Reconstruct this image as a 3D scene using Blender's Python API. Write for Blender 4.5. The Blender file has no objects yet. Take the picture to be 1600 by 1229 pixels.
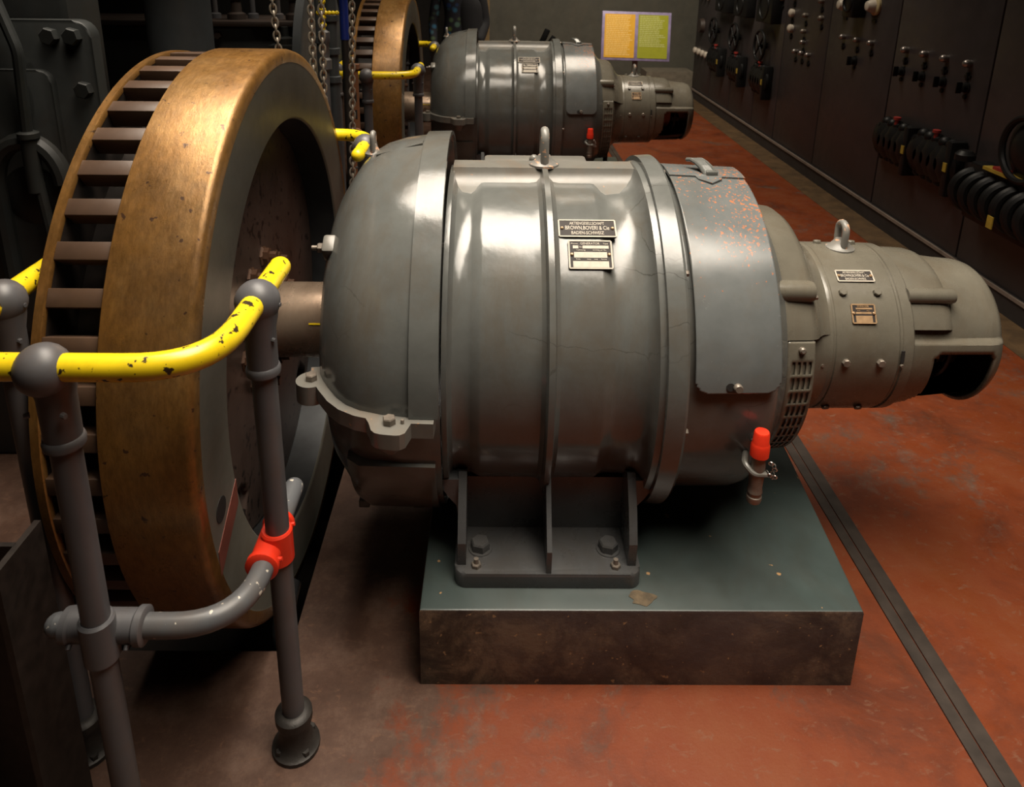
import bpy, bmesh, math, random
from mathutils import Vector, Matrix
random.seed(7)
PI = math.pi
R = math.radians
scene = bpy.context.scene
COL = scene.collection

# ------------------------------------------------------------------ measured layout
YA, ZA = 1.921, 0.702          # shaft axis of the near machine set
PZ = 0.225                     # plinth height
DY = 3.18                      # distance to the far set

# ------------------------------------------------------------------ materials
def new_mat(name):
    m = bpy.data.materials.new(name); m.use_nodes = True
    nt = m.node_tree
    b = nt.nodes['Principled BSDF']
    return m, nt, b

def noise(nt, scale, detail=6, rough=0.6, stretch=(1, 1, 1), coord='Object', dist=0.0):
    tc = nt.nodes.new('ShaderNodeTexCoord'); mp = nt.nodes.new('ShaderNodeMapping')
    mp.inputs['Scale'].default_value = stretch
    nt.links.new(tc.outputs[coord], mp.inputs['Vector'])
    n = nt.nodes.new('ShaderNodeTexNoise')
    n.inputs['Scale'].default_value = scale; n.inputs['Detail'].default_value = detail
    n.inputs['Roughness'].default_value = rough; n.inputs['Distortion'].default_value = dist
    nt.links.new(mp.outputs['Vector'], n.inputs['Vector'])
    return n.outputs['Fac']

def ramp(nt, src, stops):
    r = nt.nodes.new('ShaderNodeValToRGB')
    els = r.color_ramp.elements
    while len(els) < len(stops): els.new(0.5)
    for e, (p, c) in zip(els, stops):
        e.position = p; e.color = (c[0], c[1], c[2], 1) if isinstance(c, tuple) else (c, c, c, 1)
    nt.links.new(src, r.inputs['Fac'])
    return r.outputs['Color']

def mix(nt, fac, a, b, mode='MIX'):
    m = nt.nodes.new('ShaderNodeMix'); m.data_type = 'RGBA'; m.blend_type = mode
    for sock, v in ((m.inputs[0], fac), (m.inputs[6], a), (m.inputs[7], b)):
        if isinstance(v, (int, float)): sock.default_value = v
        elif isinstance(v, tuple): sock.default_value = (v[0], v[1], v[2], 1)
        else: nt.links.new(v, sock)
    return m.outputs[2]

def bump(nt, b, src, strength, dist=0.01):
    n = nt.nodes.new('ShaderNodeBump')
    n.inputs['Strength'].default_value = strength; n.inputs['Distance'].default_value = dist
    nt.links.new(src, n.inputs['Height']); nt.links.new(n.outputs['Normal'], b.inputs['Normal'])

def plain(name, c, rough=0.5, metal=0.0, var=0.25, scale=14, bmp=0.0):
    m, nt, b = new_mat(name)
    f = noise(nt, scale)
    lo = tuple(x * (1 - var) for x in c); hi = tuple(min(1, x * (1 + var)) for x in c)
    nt.links.new(ramp(nt, f, [(0.3, lo), (0.7, hi)]), b.inputs['Base Color'])
    b.inputs['Roughness'].default_value = rough; b.inputs['Metallic'].default_value = metal
    if bmp: bump(nt, b, noise(nt, scale * 4), bmp, 0.004)
    return m

def paint(name, c, dirt, chip=None, chip_lo=0.68, chip_scale=60, rough=(0.28, 0.5), streak=(1, 1, 1), bmp=0.12, cracks=False):
    """worn enamel: cloudy colour, rubbed-in dirt, optional chips"""
    m, nt, b = new_mat(name)
    f = noise(nt, 5, 8, 0.65, streak)
    hi = tuple(min(1, x * 1.22) for x in c); lo = tuple(x * 0.82 for x in c)
    col = ramp(nt, f, [(0.3, lo), (0.72, hi)])
    d = ramp(nt, noise(nt, 3.2, 10, 0.72, (1.7, 1, 1), dist=0.6), [(0.46, 0.0), (0.78, 0.75)])
    col = mix(nt, d, col, dirt)
    if chip:
        k = ramp(nt, noise(nt, chip_scale, 3, 0.5), [(chip_lo, 0.0), (chip_lo + 0.02, 1.0)])
        col = mix(nt, k, col, chip)
    nt.links.new(col, b.inputs['Base Color'])
    rr = ramp(nt, noise(nt, 9, 6, 0.7), [(0.3, rough[0]), (0.75, rough[1])])
    nt.links.new(rr, b.inputs['Roughness'])
    if cracks:
        tc = nt.nodes.new('ShaderNodeTexCoord'); mp = nt.nodes.new('ShaderNodeMapping'); mp.inputs['Scale'].default_value = (1.0, 2.2, 2.2)
        nn = nt.nodes.new('ShaderNodeTexNoise'); nn.inputs['Scale'].default_value = 14; nn.inputs['Detail'].default_value = 5
        nt.links.new(tc.outputs['Object'], nn.inputs['Vector'])
        ad = nt.nodes.new('ShaderNodeMix'); ad.data_type = 'VECTOR'; ad.inputs[0].default_value = 0.10
        nt.links.new(tc.outputs['Object'], mp.inputs['Vector']); nt.links.new(mp.outputs['Vector'], ad.inputs[4]); nt.links.new(nn.outputs['Color'], ad.inputs[5])
        v = nt.nodes.new('ShaderNodeTexVoronoi'); v.feature = 'DISTANCE_TO_EDGE'; v.inputs['Scale'].default_value = 2.6
        nt.links.new(ad.outputs[1], v.inputs['Vector'])
        line = ramp(nt, v.outputs['Distance'], [(0.0025, 1.0), (0.006, 0.0)])
        msk = ramp(nt, noise(nt, 2.1, 3, 0.5), [(0.54, 0.0), (0.62, 0.6)])
        mm = nt.nodes.new('ShaderNodeMath'); mm.operation = 'MULTIPLY'; nt.links.new(line, mm.inputs[0]); nt.links.new(msk, mm.inputs[1])
        nt.links.new(mix(nt, mm.outputs['Value'], col, (0.03, 0.026, 0.022)), b.inputs['Base Color'])
    if bmp:
        h = mix(nt, 0.5, noise(nt, 26, 8, 0.6), noise(nt, 5, 4, 0.5))
        bump(nt, b, h, bmp, 0.006)
    return m

M = {}
M['gen'] = paint('generator_enamel', (0.098, 0.102, 0.096), (0.088, 0.066, 0.043), rough=(0.10, 0.28), bmp=0.16, cracks=True)
M['lid'] = paint('cover_enamel', (0.155, 0.165, 0.16), (0.14, 0.11, 0.075), chip=(0.42, 0.14, 0.05), chip_lo=0.67, chip_scale=42, rough=(0.26, 0.45))
M['exc'] = paint('exciter_enamel', (0.120, 0.110, 0.086), (0.09, 0.066, 0.04), rough=(0.18, 0.38), bmp=0.2)
M['edge'] = paint('flange_enamel', (0.135, 0.13, 0.115), (0.15, 0.10, 0.06), chip=(0.3, 0.16, 0.08), chip_lo=0.7, chip_scale=50)
M['eye'] = paint('eye_enamel', (0.17, 0.165, 0.15), (0.3, 0.2, 0.13), chip=(0.55, 0.32, 0.2), chip_lo=0.62, chip_scale=70)
M['bolt'] = plain('bolt_steel', (0.2, 0.17, 0.14), 0.42, 0.5, 0.3, 40)
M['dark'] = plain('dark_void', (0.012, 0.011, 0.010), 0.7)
M['black'] = plain('black_bakelite', (0.006, 0.006, 0.006), 0.45)
M['black'].node_tree.nodes['Principled BSDF'].inputs['Specular IOR Level'].default_value = 0.22
M['copper'] = plain('commutator_copper', (0.12, 0.045, 0.02), 0.45, 0.6, 0.3, 30)
M['steel'] = plain('pale_steel', (0.42, 0.40, 0.37), 0.3, 0.9, 0.2, 30)
M['plate_dark'] = plain('nameplate_field', (0.030, 0.025, 0.023), 0.6, 0.0)
for k_ in ('plate_dark',): M[k_].node_tree.nodes['Principled BSDF'].inputs['Specular IOR Level'].default_value = 0.2
M['plate_pale'] = plain('nameplate_relief', (0.42, 0.375, 0.31), 0.65, 0.0, 0.12, 90)
M['plate_brass'] = plain('nameplate_brass', (0.34, 0.22, 0.12), 0.4, 0.25, 0.2, 90)
M['pipe'] = paint('rail_grey', (0.085, 0.084, 0.089), (0.10, 0.07, 0.05), rough=(0.35, 0.5), bmp=0.06)
M['pipe_worn'] = paint('rail_grey_worn', (0.09, 0.094, 0.10), (0.11, 0.08, 0.06), chip=(0.55, 0.5, 0.42), chip_lo=0.66, chip_scale=55, bmp=0.06)
M['yellow'] = paint('rail_yellow', (0.82, 0.60, 0.012), (0.62, 0.40, 0.01), chip=(0.035, 0.022, 0.012), chip_lo=0.615, chip_scale=62, rough=(0.25, 0.4), bmp=0.05)
M['red'] = paint('coupling_red', (0.72, 0.035, 0.012), (0.5, 0.03, 0.012), rough=(0.3, 0.45), bmp=0.05)
M['castiron'] = plain('black_cast_iron', (0.03, 0.026, 0.023), 0.5, 0.3, 0.3, 30, 0.2)
M['red_dim'] = plain('dull_red_knob', (0.22, 0.02, 0.015), 0.5)
M['blue'] = plain('blue_paint', (0.012, 0.03, 0.22), 0.4)
M['engine'] = paint('engine_green_grey', (0.020, 0.022, 0.021), (0.024, 0.016, 0.011), rough=(0.4, 0.6))
M['column'] = paint('column_blue_grey', (0.055, 0.062, 0.066), (0.045, 0.045, 0.042), rough=(0.4, 0.55))
M['board'] = paint('switchboard_slate', (0.030, 0.0255, 0.026), (0.036, 0.028, 0.025), rough=(0.4, 0.55), bmp=0.03)
M['boardbase'] = plain('switchboard_base', (0.022, 0.018, 0.017), 0.6)
M['strip'] = plain('base_strip', (0.17, 0.135, 0.11), 0.5)
M['white'] = plain('porcelain', (0.45, 0.40, 0.33), 0.3, 0, 0.08)
M['cream'] = plain('lamp_ring', (0.40, 0.33, 0.18), 0.35, 0, 0.1)
M['chrome'] = plain('lamp_cap', (0.30, 0.27, 0.25), 0.3, 0.8, 0.1)
M['tag'] = plain('yellow_tag', (0.28, 0.19, 0.02), 0.6)
M['rustbar'] = paint('rusty_bar', (0.17, 0.062, 0.022), (0.07, 0.03, 0.015), rough=(0.55, 0.75), bmp=0.25)
M['rustdark'] = paint('dark_rust', (0.030, 0.020, 0.015), (0.05, 0.022, 0.012), rough=(0.5, 0.75), bmp=0.2)
M['chain'] = plain('chain_steel', (0.30, 0.26, 0.21), 0.4, 0.6, 0.3, 60)
M['stand'] = plain('sign_stand_grey', (0.30, 0.28, 0.30), 0.45)
M['lilac'] = plain('sign_frame_lilac', (0.22, 0.18, 0.30), 0.45)
M['sign_o'] = plain('sign_orange', (0.60, 0.32, 0.022), 0.5, 0, 0.06)
M['sign_g'] = plain('sign_olive', (0.26, 0.27, 0.012), 0.5, 0, 0.06)
M['ink_o'] = plain('sign_text_orange', (0.72, 0.48, 0.15), 0.5, 0, 0.05)
M['ink_g'] = plain('sign_text_olive', (0.42, 0.43, 0.15), 0.5, 0, 0.05)
M['skin'] = plain('skin', (0.45, 0.25, 0.17), 0.5, 0, 0.08)
M['cloth_black'] = plain('black_jacket_cloth', (0.008, 0.008, 0.010), 0.85)
M['hair'] = plain('dark_hair', (0.02, 0.014, 0.01), 0.6)
M['ochre'] = plain('ochre_frame', (0.17, 0.11, 0.045), 0.6)
M['shaft'] = paint('shaft_steel', (0.40, 0.30, 0.22), (0.2, 0.12, 0.075), rough=(0.2, 0.36), bmp=0.05)
M['shaft'].node_tree.nodes['Principled BSDF'].inputs['Metallic'].default_value = 0.7

def make_lid():
    m, nt, b = new_mat('cover_enamel_chipped')
    col = ramp(nt, noise(nt, 5, 8, 0.65), [(0.3, (0.085, 0.093, 0.093)), (0.72, (0.135, 0.142, 0.140))])
    d = ramp(nt, noise(nt, 4, 10, 0.7), [(0.5, 0.0), (0.8, 0.6)])
    col = mix(nt, d, col, (0.11, 0.085, 0.058))
    tc = nt.nodes.new('ShaderNodeTexCoord'); sp = nt.nodes.new('ShaderNodeSeparateXYZ'); nt.links.new(tc.outputs['Object'], sp.inputs['Vector'])
    def mr(src, a, b_, c, d_):
        n = nt.nodes.new('ShaderNodeMapRange'); n.inputs['From Min'].default_value = a; n.inputs['From Max'].default_value = b_
        n.inputs['To Min'].default_value = c; n.inputs['To Max'].default_value = d_; nt.links.new(src, n.inputs['Value']); return n.outputs['Result']
    def add(a, b_):
        n = nt.nodes.new('ShaderNodeMath'); n.operation = 'ADD'; nt.links.new(a, n.inputs[0]); nt.links.new(b_, n.inputs[1]); return n.outputs['Value']
    # paint flaked off along the upper outer edge, thinning out downwards
    f = add(noise(nt, 120, 4, 0.6), mr(sp.outputs['Z'], 0.20, 0.36, -0.16, 0.0))
    f = add(f, mr(sp.outputs['X'], 0.50, 0.655, -0.02, 0.045))
    f = add(f, mr(noise(nt, 9, 3, 0.5), 0.35, 0.65, -0.05, 0.05))
    k = ramp(nt, f, [(0.605, 0.0), (0.63, 0.9)])
    col = mix(nt, k, col, (0.36, 0.13, 0.055))
    nt.links.new(col, b.inputs['Base Color'])
    nt.links.new(ramp(nt, noise(nt, 9, 6, 0.7), [(0.3, 0.15), (0.75, 0.32)]), b.inputs['Roughness'])
    bump(nt, b, noise(nt, 6, 5, 0.5), 0.12, 0.006)
    return m
M['lid'] = make_lid()

def make_rim():
    m, nt, b = new_mat('rim_oiled_steel')
    f = noise(nt, 3.4, 10, 0.7, (1, 0.6, 0.6), dist=0.4)
    col = ramp(nt, f, [(0.25, (0.13, 0.055, 0.014)), (0.5, (0.27, 0.132, 0.034)), (0.75, (0.40, 0.235, 0.085))])
    g = ramp(nt, noise(nt, 2.6, 8, 0.7), [(0.47, 0.0), (0.72, 0.7)])
    col = mix(nt, g, col, (0.105, 0.066, 0.036))
    gr = ramp(nt, noise(nt, 110, 4, 0.7, (1, .35, .35)), [(0.35, 0.72), (0.62, 1.0)])
    col = mix(nt, 1.0, col, gr, 'MULTIPLY')
    k = ramp(nt, noise(nt, 42, 3, 0.5), [(0.685, 0.0), (0.70, 0.9)])
    col = mix(nt, k, col, (0.06, 0.03, 0.018))
    nt.links.new(col, b.inputs['Base Color'])
    b.inputs['Metallic'].default_value = 0.5
    rr = ramp(nt, noise(nt, 14, 8, 0.75), [(0.3, 0.22), (0.75, 0.46)])
    nt.links.new(rr, b.inputs['Roughness'])
    bump(nt, b, noise(nt, 60, 8, 0.75, (1, .4, .4)), 0.25, 0.004)
    return m
M['rim'] = make_rim()
M['bar'] = paint('barring_ring_steel', (0.075, 0.042, 0.025), (0.045, 0.026, 0.017), rough=(0.4, 0.55))
M['rimface'] = paint('rim_face_grey', (0.088, 0.085, 0.070), (0.078, 0.055, 0.034), rough=(0.42, 0.6), bmp=0.05)

def make_web():
    m, nt, b = new_mat('web_pitted_iron')
    col = ramp(nt, noise(nt, 4, 8, 0.7), [(0.3, (0.035, 0.02, 0.014)), (0.7, (0.085, 0.058, 0.048))])
    k = ramp(nt, noise(nt, 40, 2, 0.5), [(0.62, 0.0), (0.65, 1.0)])
    col = mix(nt, k, col, (0.012, 0.008, 0.007))
    nt.links.new(col, b.inputs['Base Color'])
    b.inputs['Roughness'].default_value = 0.45; b.inputs['Metallic'].default_value = 0.3
    return m
M['web'] = make_web()
M['hub'] = plain('hub_brown_iron', (0.085, 0.042, 0.024), 0.4, 0.35, 0.4, 20)
M['innerwall'] = plain('inner_wall_dark_steel', (0.026, 0.028, 0.030), 0.38, 0.4, 0.5, 7)
M['gloss'] = plain('black_gloss_iron', (0.03, 0.03, 0.032), 0.18, 0.2, 0.3, 20)
M['foot'] = paint('foot_enamel_shaded', (0.060, 0.061, 0.062), (0.05, 0.04, 0.03), rough=(0.2, 0.4), bmp=0.12)  # same enamel as the frame, with the body's shade painted into the colour
M['slot'] = plain('slot_shade_dark', (0.022, 0.016, 0.013), 0.5, 0.2, 0.5, 30)  # near-black: shade painted into slots and behind web holes; also colours beam stub

def make_floor():
    m, nt, b = new_mat('red_concrete')
    a = noise(nt, 1.0, 10, 0.7, dist=0.6)
    base = ramp(nt, noise(nt, 2.6, 10, 0.7, dist=0.3), [(0.28, (0.062, 0.0135, 0.0042)), (0.5, (0.135, 0.026, 0.0048)), (0.75, (0.150, 0.041, 0.012))])
    worn = ramp(nt, noise(nt, 6, 12, 0.78), [(0.3, (0.036, 0.023, 0.016)), (0.5, (0.070, 0.045, 0.032)), (0.72, (0.155, 0.105, 0.078))])
    tc = nt.nodes.new('ShaderNodeTexCoord'); sp = nt.nodes.new('ShaderNodeSeparateXYZ')
    nt.links.new(tc.outputs['Object'], sp.inputs['Vector'])
    # footworn, unpainted concrete on the flywheel side and in cloudy patches elsewhere
    mr = nt.nodes.new('ShaderNodeMapRange')
    mr.inputs['From Min'].default_value = 0.05; mr.inputs['From Max'].default_value = -0.6
    mr.inputs['To Min'].default_value = 0.0; mr.inputs['To Max'].default_value = 0.30
    nt.links.new(sp.outputs['X'], mr.inputs['Value'])
    def add(x, y):
        n = nt.nodes.new('ShaderNodeMath'); n.operation = 'ADD'; nt.links.new(x, n.inputs[0]); nt.links.new(y, n.inputs[1]); return n.outputs['Value']
    sc = nt.nodes.new('ShaderNodeMapRange'); sc.inputs['To Min'].default_value = -0.20; sc.inputs['To Max'].default_value = 0.20
    nt.links.new(noise(nt, 9, 10, 0.75), sc.inputs['Value'])
    k = ramp(nt, add(add(a, mr.outputs['Result']), sc.outputs['Result']), [(0.55, 0.0), (0.635, 0.85)])
    col = mix(nt, k, base, worn)
    sm = ramp(nt, noise(nt, 26, 10, 0.75, (1, 1.6, 1), dist=0.8), [(0.56, 0.0), (0.66, 0.6)])
    col = mix(nt, sm, col, (0.145, 0.075, 0.045))
    st = ramp(nt, noise(nt, 1.9, 8, 0.65, dist=1.0), [(0.57, 0.0), (0.72, 0.7)])
    col = mix(nt, st, col, (0.036, 0.014, 0.007))
    nt.links.new(col, b.inputs['Base Color'])
    nt.links.new(ramp(nt, noise(nt, 8, 6), [(0.3, 0.45), (0.7, 0.7)]), b.inputs['Roughness'])
    b.inputs['Specular IOR Level'].default_value = 0.3
    bump(nt, b, noise(nt, 70, 8, 0.7), 0.2, 0.004)
    return m
M['floor'] = make_floor()
M['edgefloor'] = plain('ochre_floor_border', (0.070, 0.040, 0.016), 0.6, 0, 0.4, 9)
M['channel'] = plain('channel_cover_iron', (0.04, 0.03, 0.024), 0.5, 0.3, 0.4, 12, 0.1)
M['plinth_top'] = paint('plinth_paint', (0.038, 0.053, 0.050), (0.033, 0.033, 0.026), chip=(0.34, 0.2, 0.09), chip_lo=0.735, chip_scale=30, rough=(0.34, 0.5), bmp=0.05)
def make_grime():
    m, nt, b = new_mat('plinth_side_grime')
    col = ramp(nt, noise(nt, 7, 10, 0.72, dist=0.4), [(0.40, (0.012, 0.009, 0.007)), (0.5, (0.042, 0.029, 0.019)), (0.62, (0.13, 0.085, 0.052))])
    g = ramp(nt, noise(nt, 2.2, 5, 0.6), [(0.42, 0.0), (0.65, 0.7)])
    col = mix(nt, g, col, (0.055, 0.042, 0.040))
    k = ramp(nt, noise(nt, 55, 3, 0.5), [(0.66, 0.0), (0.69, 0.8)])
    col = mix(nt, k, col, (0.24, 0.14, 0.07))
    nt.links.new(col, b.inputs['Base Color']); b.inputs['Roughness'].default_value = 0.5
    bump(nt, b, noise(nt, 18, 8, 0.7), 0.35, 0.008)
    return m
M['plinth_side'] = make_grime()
M['wall'] = paint('wall_olive_plaster', (0.060, 0.057, 0.043), (0.078, 0.068, 0.048), rough=(0.7, 0.85))
M['wallpale'] = plain('wall_pale_concrete', (0.13, 0.11, 0.08), 0.8)
M['hall'] = plain('hall_dark_wall', (0.014, 0.011, 0.009), 0.85)
M['pit'] = plain('pit_shaded_concrete', (0.009, 0.007, 0.006), 0.9, 0, 0.4, 6)  # near-black concrete, the shade of the pit is put into its colour
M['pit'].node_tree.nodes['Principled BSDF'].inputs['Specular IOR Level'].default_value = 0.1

def make_pattern_cloth():
    m, nt, b = new_mat('dark_floral_cloth')
    v = nt.nodes.new('ShaderNodeTexVoronoi'); v.inputs['Scale'].default_value = 16
    tc = nt.nodes.new('ShaderNodeTexCoord'); nt.links.new(tc.outputs['Object'], v.inputs['Vector'])
    hue = ramp(nt, v.outputs['Color'], [(0.2, (0.02, 0.06, 0.2)), (0.5, (0.02, 0.14, 0.28)), (0.8, (0.14, 0.2, 0.03))])
    k = ramp(nt, v.outputs['Distance'], [(0.25, 0.8), (0.5, 0.0)])
    nt.links.new(mix(nt, k, (0.010, 0.010, 0.016), hue), b.inputs['Base Color'])
    b.inputs['Roughness'].default_value = 0.85
    return m
M['floral'] = make_pattern_cloth()

# ------------------------------------------------------------------ mesh helpers
def tag(o, label=None, cat=None, group=None, kind=None):
    if label: o['label'] = label
    if cat: o['category'] = cat
    if group: o['group'] = group
    if kind: o['kind'] = kind
    return o

def empty(name, loc, label=None, cat=None, group=None):
    o = bpy.data.objects.new(name, None); COL.objects.link(o)
    o.location = loc; o.empty_display_size = 0.1
    return tag(o, label, cat, group)

class MB:
    def __init__(s): s.bm = bmesh.new()
    def faces(s, verts, polys):
        vs = [s.bm.verts.new(v) for v in verts]
        for p in polys:
            try: s.bm.faces.new([vs[i] for i in p])
            except ValueError: pass
        return vs
    def box(s, c, d, mat=None, bev=0.0):
        hx, hy, hz = d[0] / 2, d[1] / 2, d[2] / 2
        V = [(-hx, -hy, -hz), (hx, -hy, -hz), (hx, hy, -hz), (-hx, hy, -hz), (-hx, -hy, hz), (hx, -hy, hz), (hx, hy, hz), (-hx, hy, hz)]
        T = (mat or Matrix()).copy()
        W = [Vector(c) + T.to_3x3() @ Vector(v) for v in V]
        vs = s.faces(W, [(0, 3, 2, 1), (4, 5, 6, 7), (0, 1, 5, 4), (1, 2, 6, 5), (2, 3, 7, 6), (3, 0, 4, 7)])
        if bev:
            es = list({e for v in vs for e in v.link_edges})
            bmesh.ops.bevel(s.bm, geom=es, offset=bev, segments=2, affect='EDGES', profile=0.5)
        return s
    def lathe(s, prof, a0=0, a1=360, n=64, closed=False, cap=True):
        """revolve (x, r) about the X axis; angle 0 points to -Y, 90 up"""
        full = abs(a1 - a0 - 360) < 1e-6
        k = n if full else n + 1
        rings = []
        for i in range(k):
            a = R(a0 + (a1 - a0) * i / n)
            rings.append([s.bm.verts.new((x, -r * math.cos(a), r * math.sin(a))) for x, r in prof])
        m = len(prof)
        for i in range(n):
            A, B = rings[i], rings[(i + 1) % k]
            for j in range(m if closed else m - 1):
                q = [A[j], A[(j + 1) % m], B[(j + 1) % m], B[j]]
                try: s.bm.faces.new(q)
                except ValueError: pass
        if not full and cap and closed:
            for ring in (rings[0], rings[-1]):
                try: s.bm.faces.new(ring)
                except ValueError: pass
        return s
    def grid(s, fn, us, vs, keep=None):
        P = [[s.bm.verts.new(fn(u, v)) for v in vs] for u in us]
        for i in range(len(us) - 1):
            for j in range(len(vs) - 1):
                if keep and not keep((us[i] + us[i + 1]) / 2, (vs[j] + vs[j + 1]) / 2): continue
                s.bm.faces.new([P[i][j], P[i + 1][j], P[i + 1][j + 1], P[i][j + 1]])
        loose = [v for v in s.bm.verts if not v.link_faces]
        bmesh.ops.delete(s.bm, geom=loose, context='VERTS')
        return s
    def cyl(s, p, q, r, r2=None, n=20, cap=True):
        p, q = Vector(p), Vector(q); r2 = r if r2 is None else r2
        d = (q - p).normalized()
        u = d.orthogonal().normalized(); w = d.cross(u)
        A = [s.bm.verts.new(p + (u * math.cos(2 * PI * i / n) + w * math.sin(2 * PI * i / n)) * r) for i in range(n)]
        B = [s.bm.verts.new(q + (u * math.cos(2 * PI * i / n) + w * math.sin(2 * PI * i / n)) * r2) for i in range(n)]
        for i in range(n): s.bm.faces.new([A[i], A[(i + 1) % n], B[(i + 1) % n], B[i]])
        if cap: s.bm.faces.new(A[::-1]); s.bm.faces.new(B)
        return s
    def turned(s, p, d, prof, n=24):
        """revolve (height, radius) along direction d from p"""
        p, d = Vector(p), Vector(d).normalized()
        u = d.orthogonal().normalized(); w = d.cross(u)
        rings = []
        for h, r in prof:
            rings.append([s.bm.verts.new(p + d * h + (u * math.cos(2 * PI * i / n) + w * math.sin(2 * PI * i / n)) * max(r, 1e-4)) for i in range(n)])
        for A, B in zip(rings, rings[1:]):
            for i in range(n): s.bm.faces.new([A[i], A[(i + 1) % n], B[(i + 1) % n], B[i]])
        s.bm.faces.new(rings[0][::-1]); s.bm.faces.new(rings[-1])
        return s
    def tube(s, pts, r, n=16, closed=False, round_end=False):
        pts = [Vector(p) for p in pts]; k = len(pts)
        rings = []; u = None
        for i, p in enumerate(pts):
            if closed: t = (pts[(i + 1) % k] - pts[i - 1]).normalized()
            else: t = (pts[min(i + 1, k - 1)] - pts[max(i - 1, 0)]).normalized()
            if u is None: u = t.orthogonal().normalized()
            u = (u - t * u.dot(t)).normalized(); w = t.cross(u)
            rings.append([s.bm.verts.new(p + (u * math.cos(2 * PI * j / n) + w * math.sin(2 * PI * j / n)) * r) for j in range(n)])
        for i in range(k if closed else k - 1):
            A, B = rings[i], rings[(i + 1) % k]
            for j in range(n): s.bm.faces.new([A[j], A[(j + 1) % n], B[(j + 1) % n], B[j]])
        if not closed:
            s.bm.faces.new(rings[0][::-1]); s.bm.faces.new(rings[-1])
            if round_end:
                for p, q in ((pts[0], pts[1]), (pts[-1], pts[-2])):
                    d = (p - q).normalized()
                    s.turned(p - d * 0.001, d, [(r * math.sin(a), r * math.cos(a)) for a in [R(x) for x in (0, 25, 50, 70, 88)]], n)
        return s
    def ball(s, c, r, n=20, sc=(1, 1, 1)):
        g = bmesh.ops.create_uvsphere(s.bm, u_segments=n, v_segments=max(8, n // 2), radius=r)
        for v in g['verts']: v.co = Vector((v.co.x * sc[0], v.co.y * sc[1], v.co.z * sc[2])) + Vector(c)
        return s
    def prism(s, poly, z0, z1, fn=lambda x, y, z: (x, y, z), bev=0.0):
        n = len(poly)
        A = [s.bm.verts.new(fn(x, y, z0)) for x, y in poly]; B = [s.bm.verts.new(fn(x, y, z1)) for x, y in poly]
        fs = [s.bm.faces.new(A[::-1]), s.bm.faces.new(B)]
        for i in range(n): fs.append(s.bm.faces.new([A[i], A[(i + 1) % n], B[(i + 1) % n], B[i]]))
        if bev:
            es = list(fs[1].edges)
            bmesh.ops.bevel(s.bm, geom=es, offset=bev, segments=2, affect='EDGES', profile=0.5)
        return s
    def hexbolt(s, p, d, r, h, n=6):
        return s.turned(p, d, [(0, r), (h * 0.85, r), (h, r * 0.86)], n)
    def torus(s, c, axis, R0, r, n=28, k=12, a0=0, a1=360, up=None, sc=1.0):
        axis = Vector(axis).normalized()
        u = Vector(up) if up else axis.orthogonal(); u = (u - axis * u.dot(axis)).normalized(); w = axis.cross(u)
        full = a1 - a0 >= 360
        pts = [Vector(c) + (u * math.sin(R(a)) * sc + w * math.cos(R(a))) * R0 for a in [a0 + (a1 - a0) * i / n for i in range(n if full else n + 1)]]
        return s.tube(pts, r, k, closed=full)
    def build(s, name, mat, parent=None, loc=None, smooth=35, solid=0.0, label=None):
        bmesh.ops.recalc_face_normals(s.bm, faces=s.bm.faces[:])
        me = bpy.data.meshes.new(name); s.bm.to_mesh(me); s.bm.free()
        for m in (mat if isinstance(mat, list) else [mat]): me.materials.append(m)
        if smooth:
            for p in me.polygons: p.use_smooth = True
            me.set_sharp_from_angle(angle=R(smooth))
        o = bpy.data.objects.new(name, me); COL.objects.link(o)
        if parent: o.parent = parent
        if loc: o.location = loc
        if solid:
            md = o.modifiers.new('thickness', 'SOLIDIFY'); md.thickness = solid; md.offset = -1
        if label: o['label'] = label
        return o

def fillet(pts, rad, n=8):
    pts = [Vector(p) for p in pts]; out = [pts[0]]
    for a, b, c in zip(pts, pts[1:], pts[2:]):
        d1, d2 = (a - b).normalized(), (c - b).normalized()
        ang = d1.angle(d2)
        if ang > R(178): out.append(b); continue
        t = min(rad / math.tan(ang / 2), (a - b).length * 0.49, (c - b).length * 0.49)
        p, q = b + d1 * t, b + d2 * t
        for i in range(n + 1):
            k = i / n
            out.append(p * (1 - k) ** 2 + b * 2 * k * (1 - k) + q * k * k)
    out.append(pts[-1])
    return out

def rrect(w, h, r, n=5):
    out = []
    for cx, cy, a in ((w / 2 - r, h / 2 - r, 0), (-w / 2 + r, h / 2 - r, 90), (-w / 2 + r, -h / 2 + r, 180), (w / 2 - r, -h / 2 + r, 270)):
        for i in range(n + 1):
            t = R(a + 90 * i / n); out.append((cx + r * math.cos(t), cy + r * math.sin(t)))
    return out

def frame_at(x, r, a):
    """matrix of a tangent frame on a cylinder about X: local x along the axis, y up the surface, z outward"""
    a = R(a)
    n = Vector((0, -math.cos(a), math.sin(a))); u = Vector((0, math.sin(a), math.cos(a)))
    m = Matrix(((1, u.x, n.x), (0, u.y, n.y), (0, u.z, n.z))).to_4x4()
    m.translation = Vector((x, 0, 0)) + n * r
    return m

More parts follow.
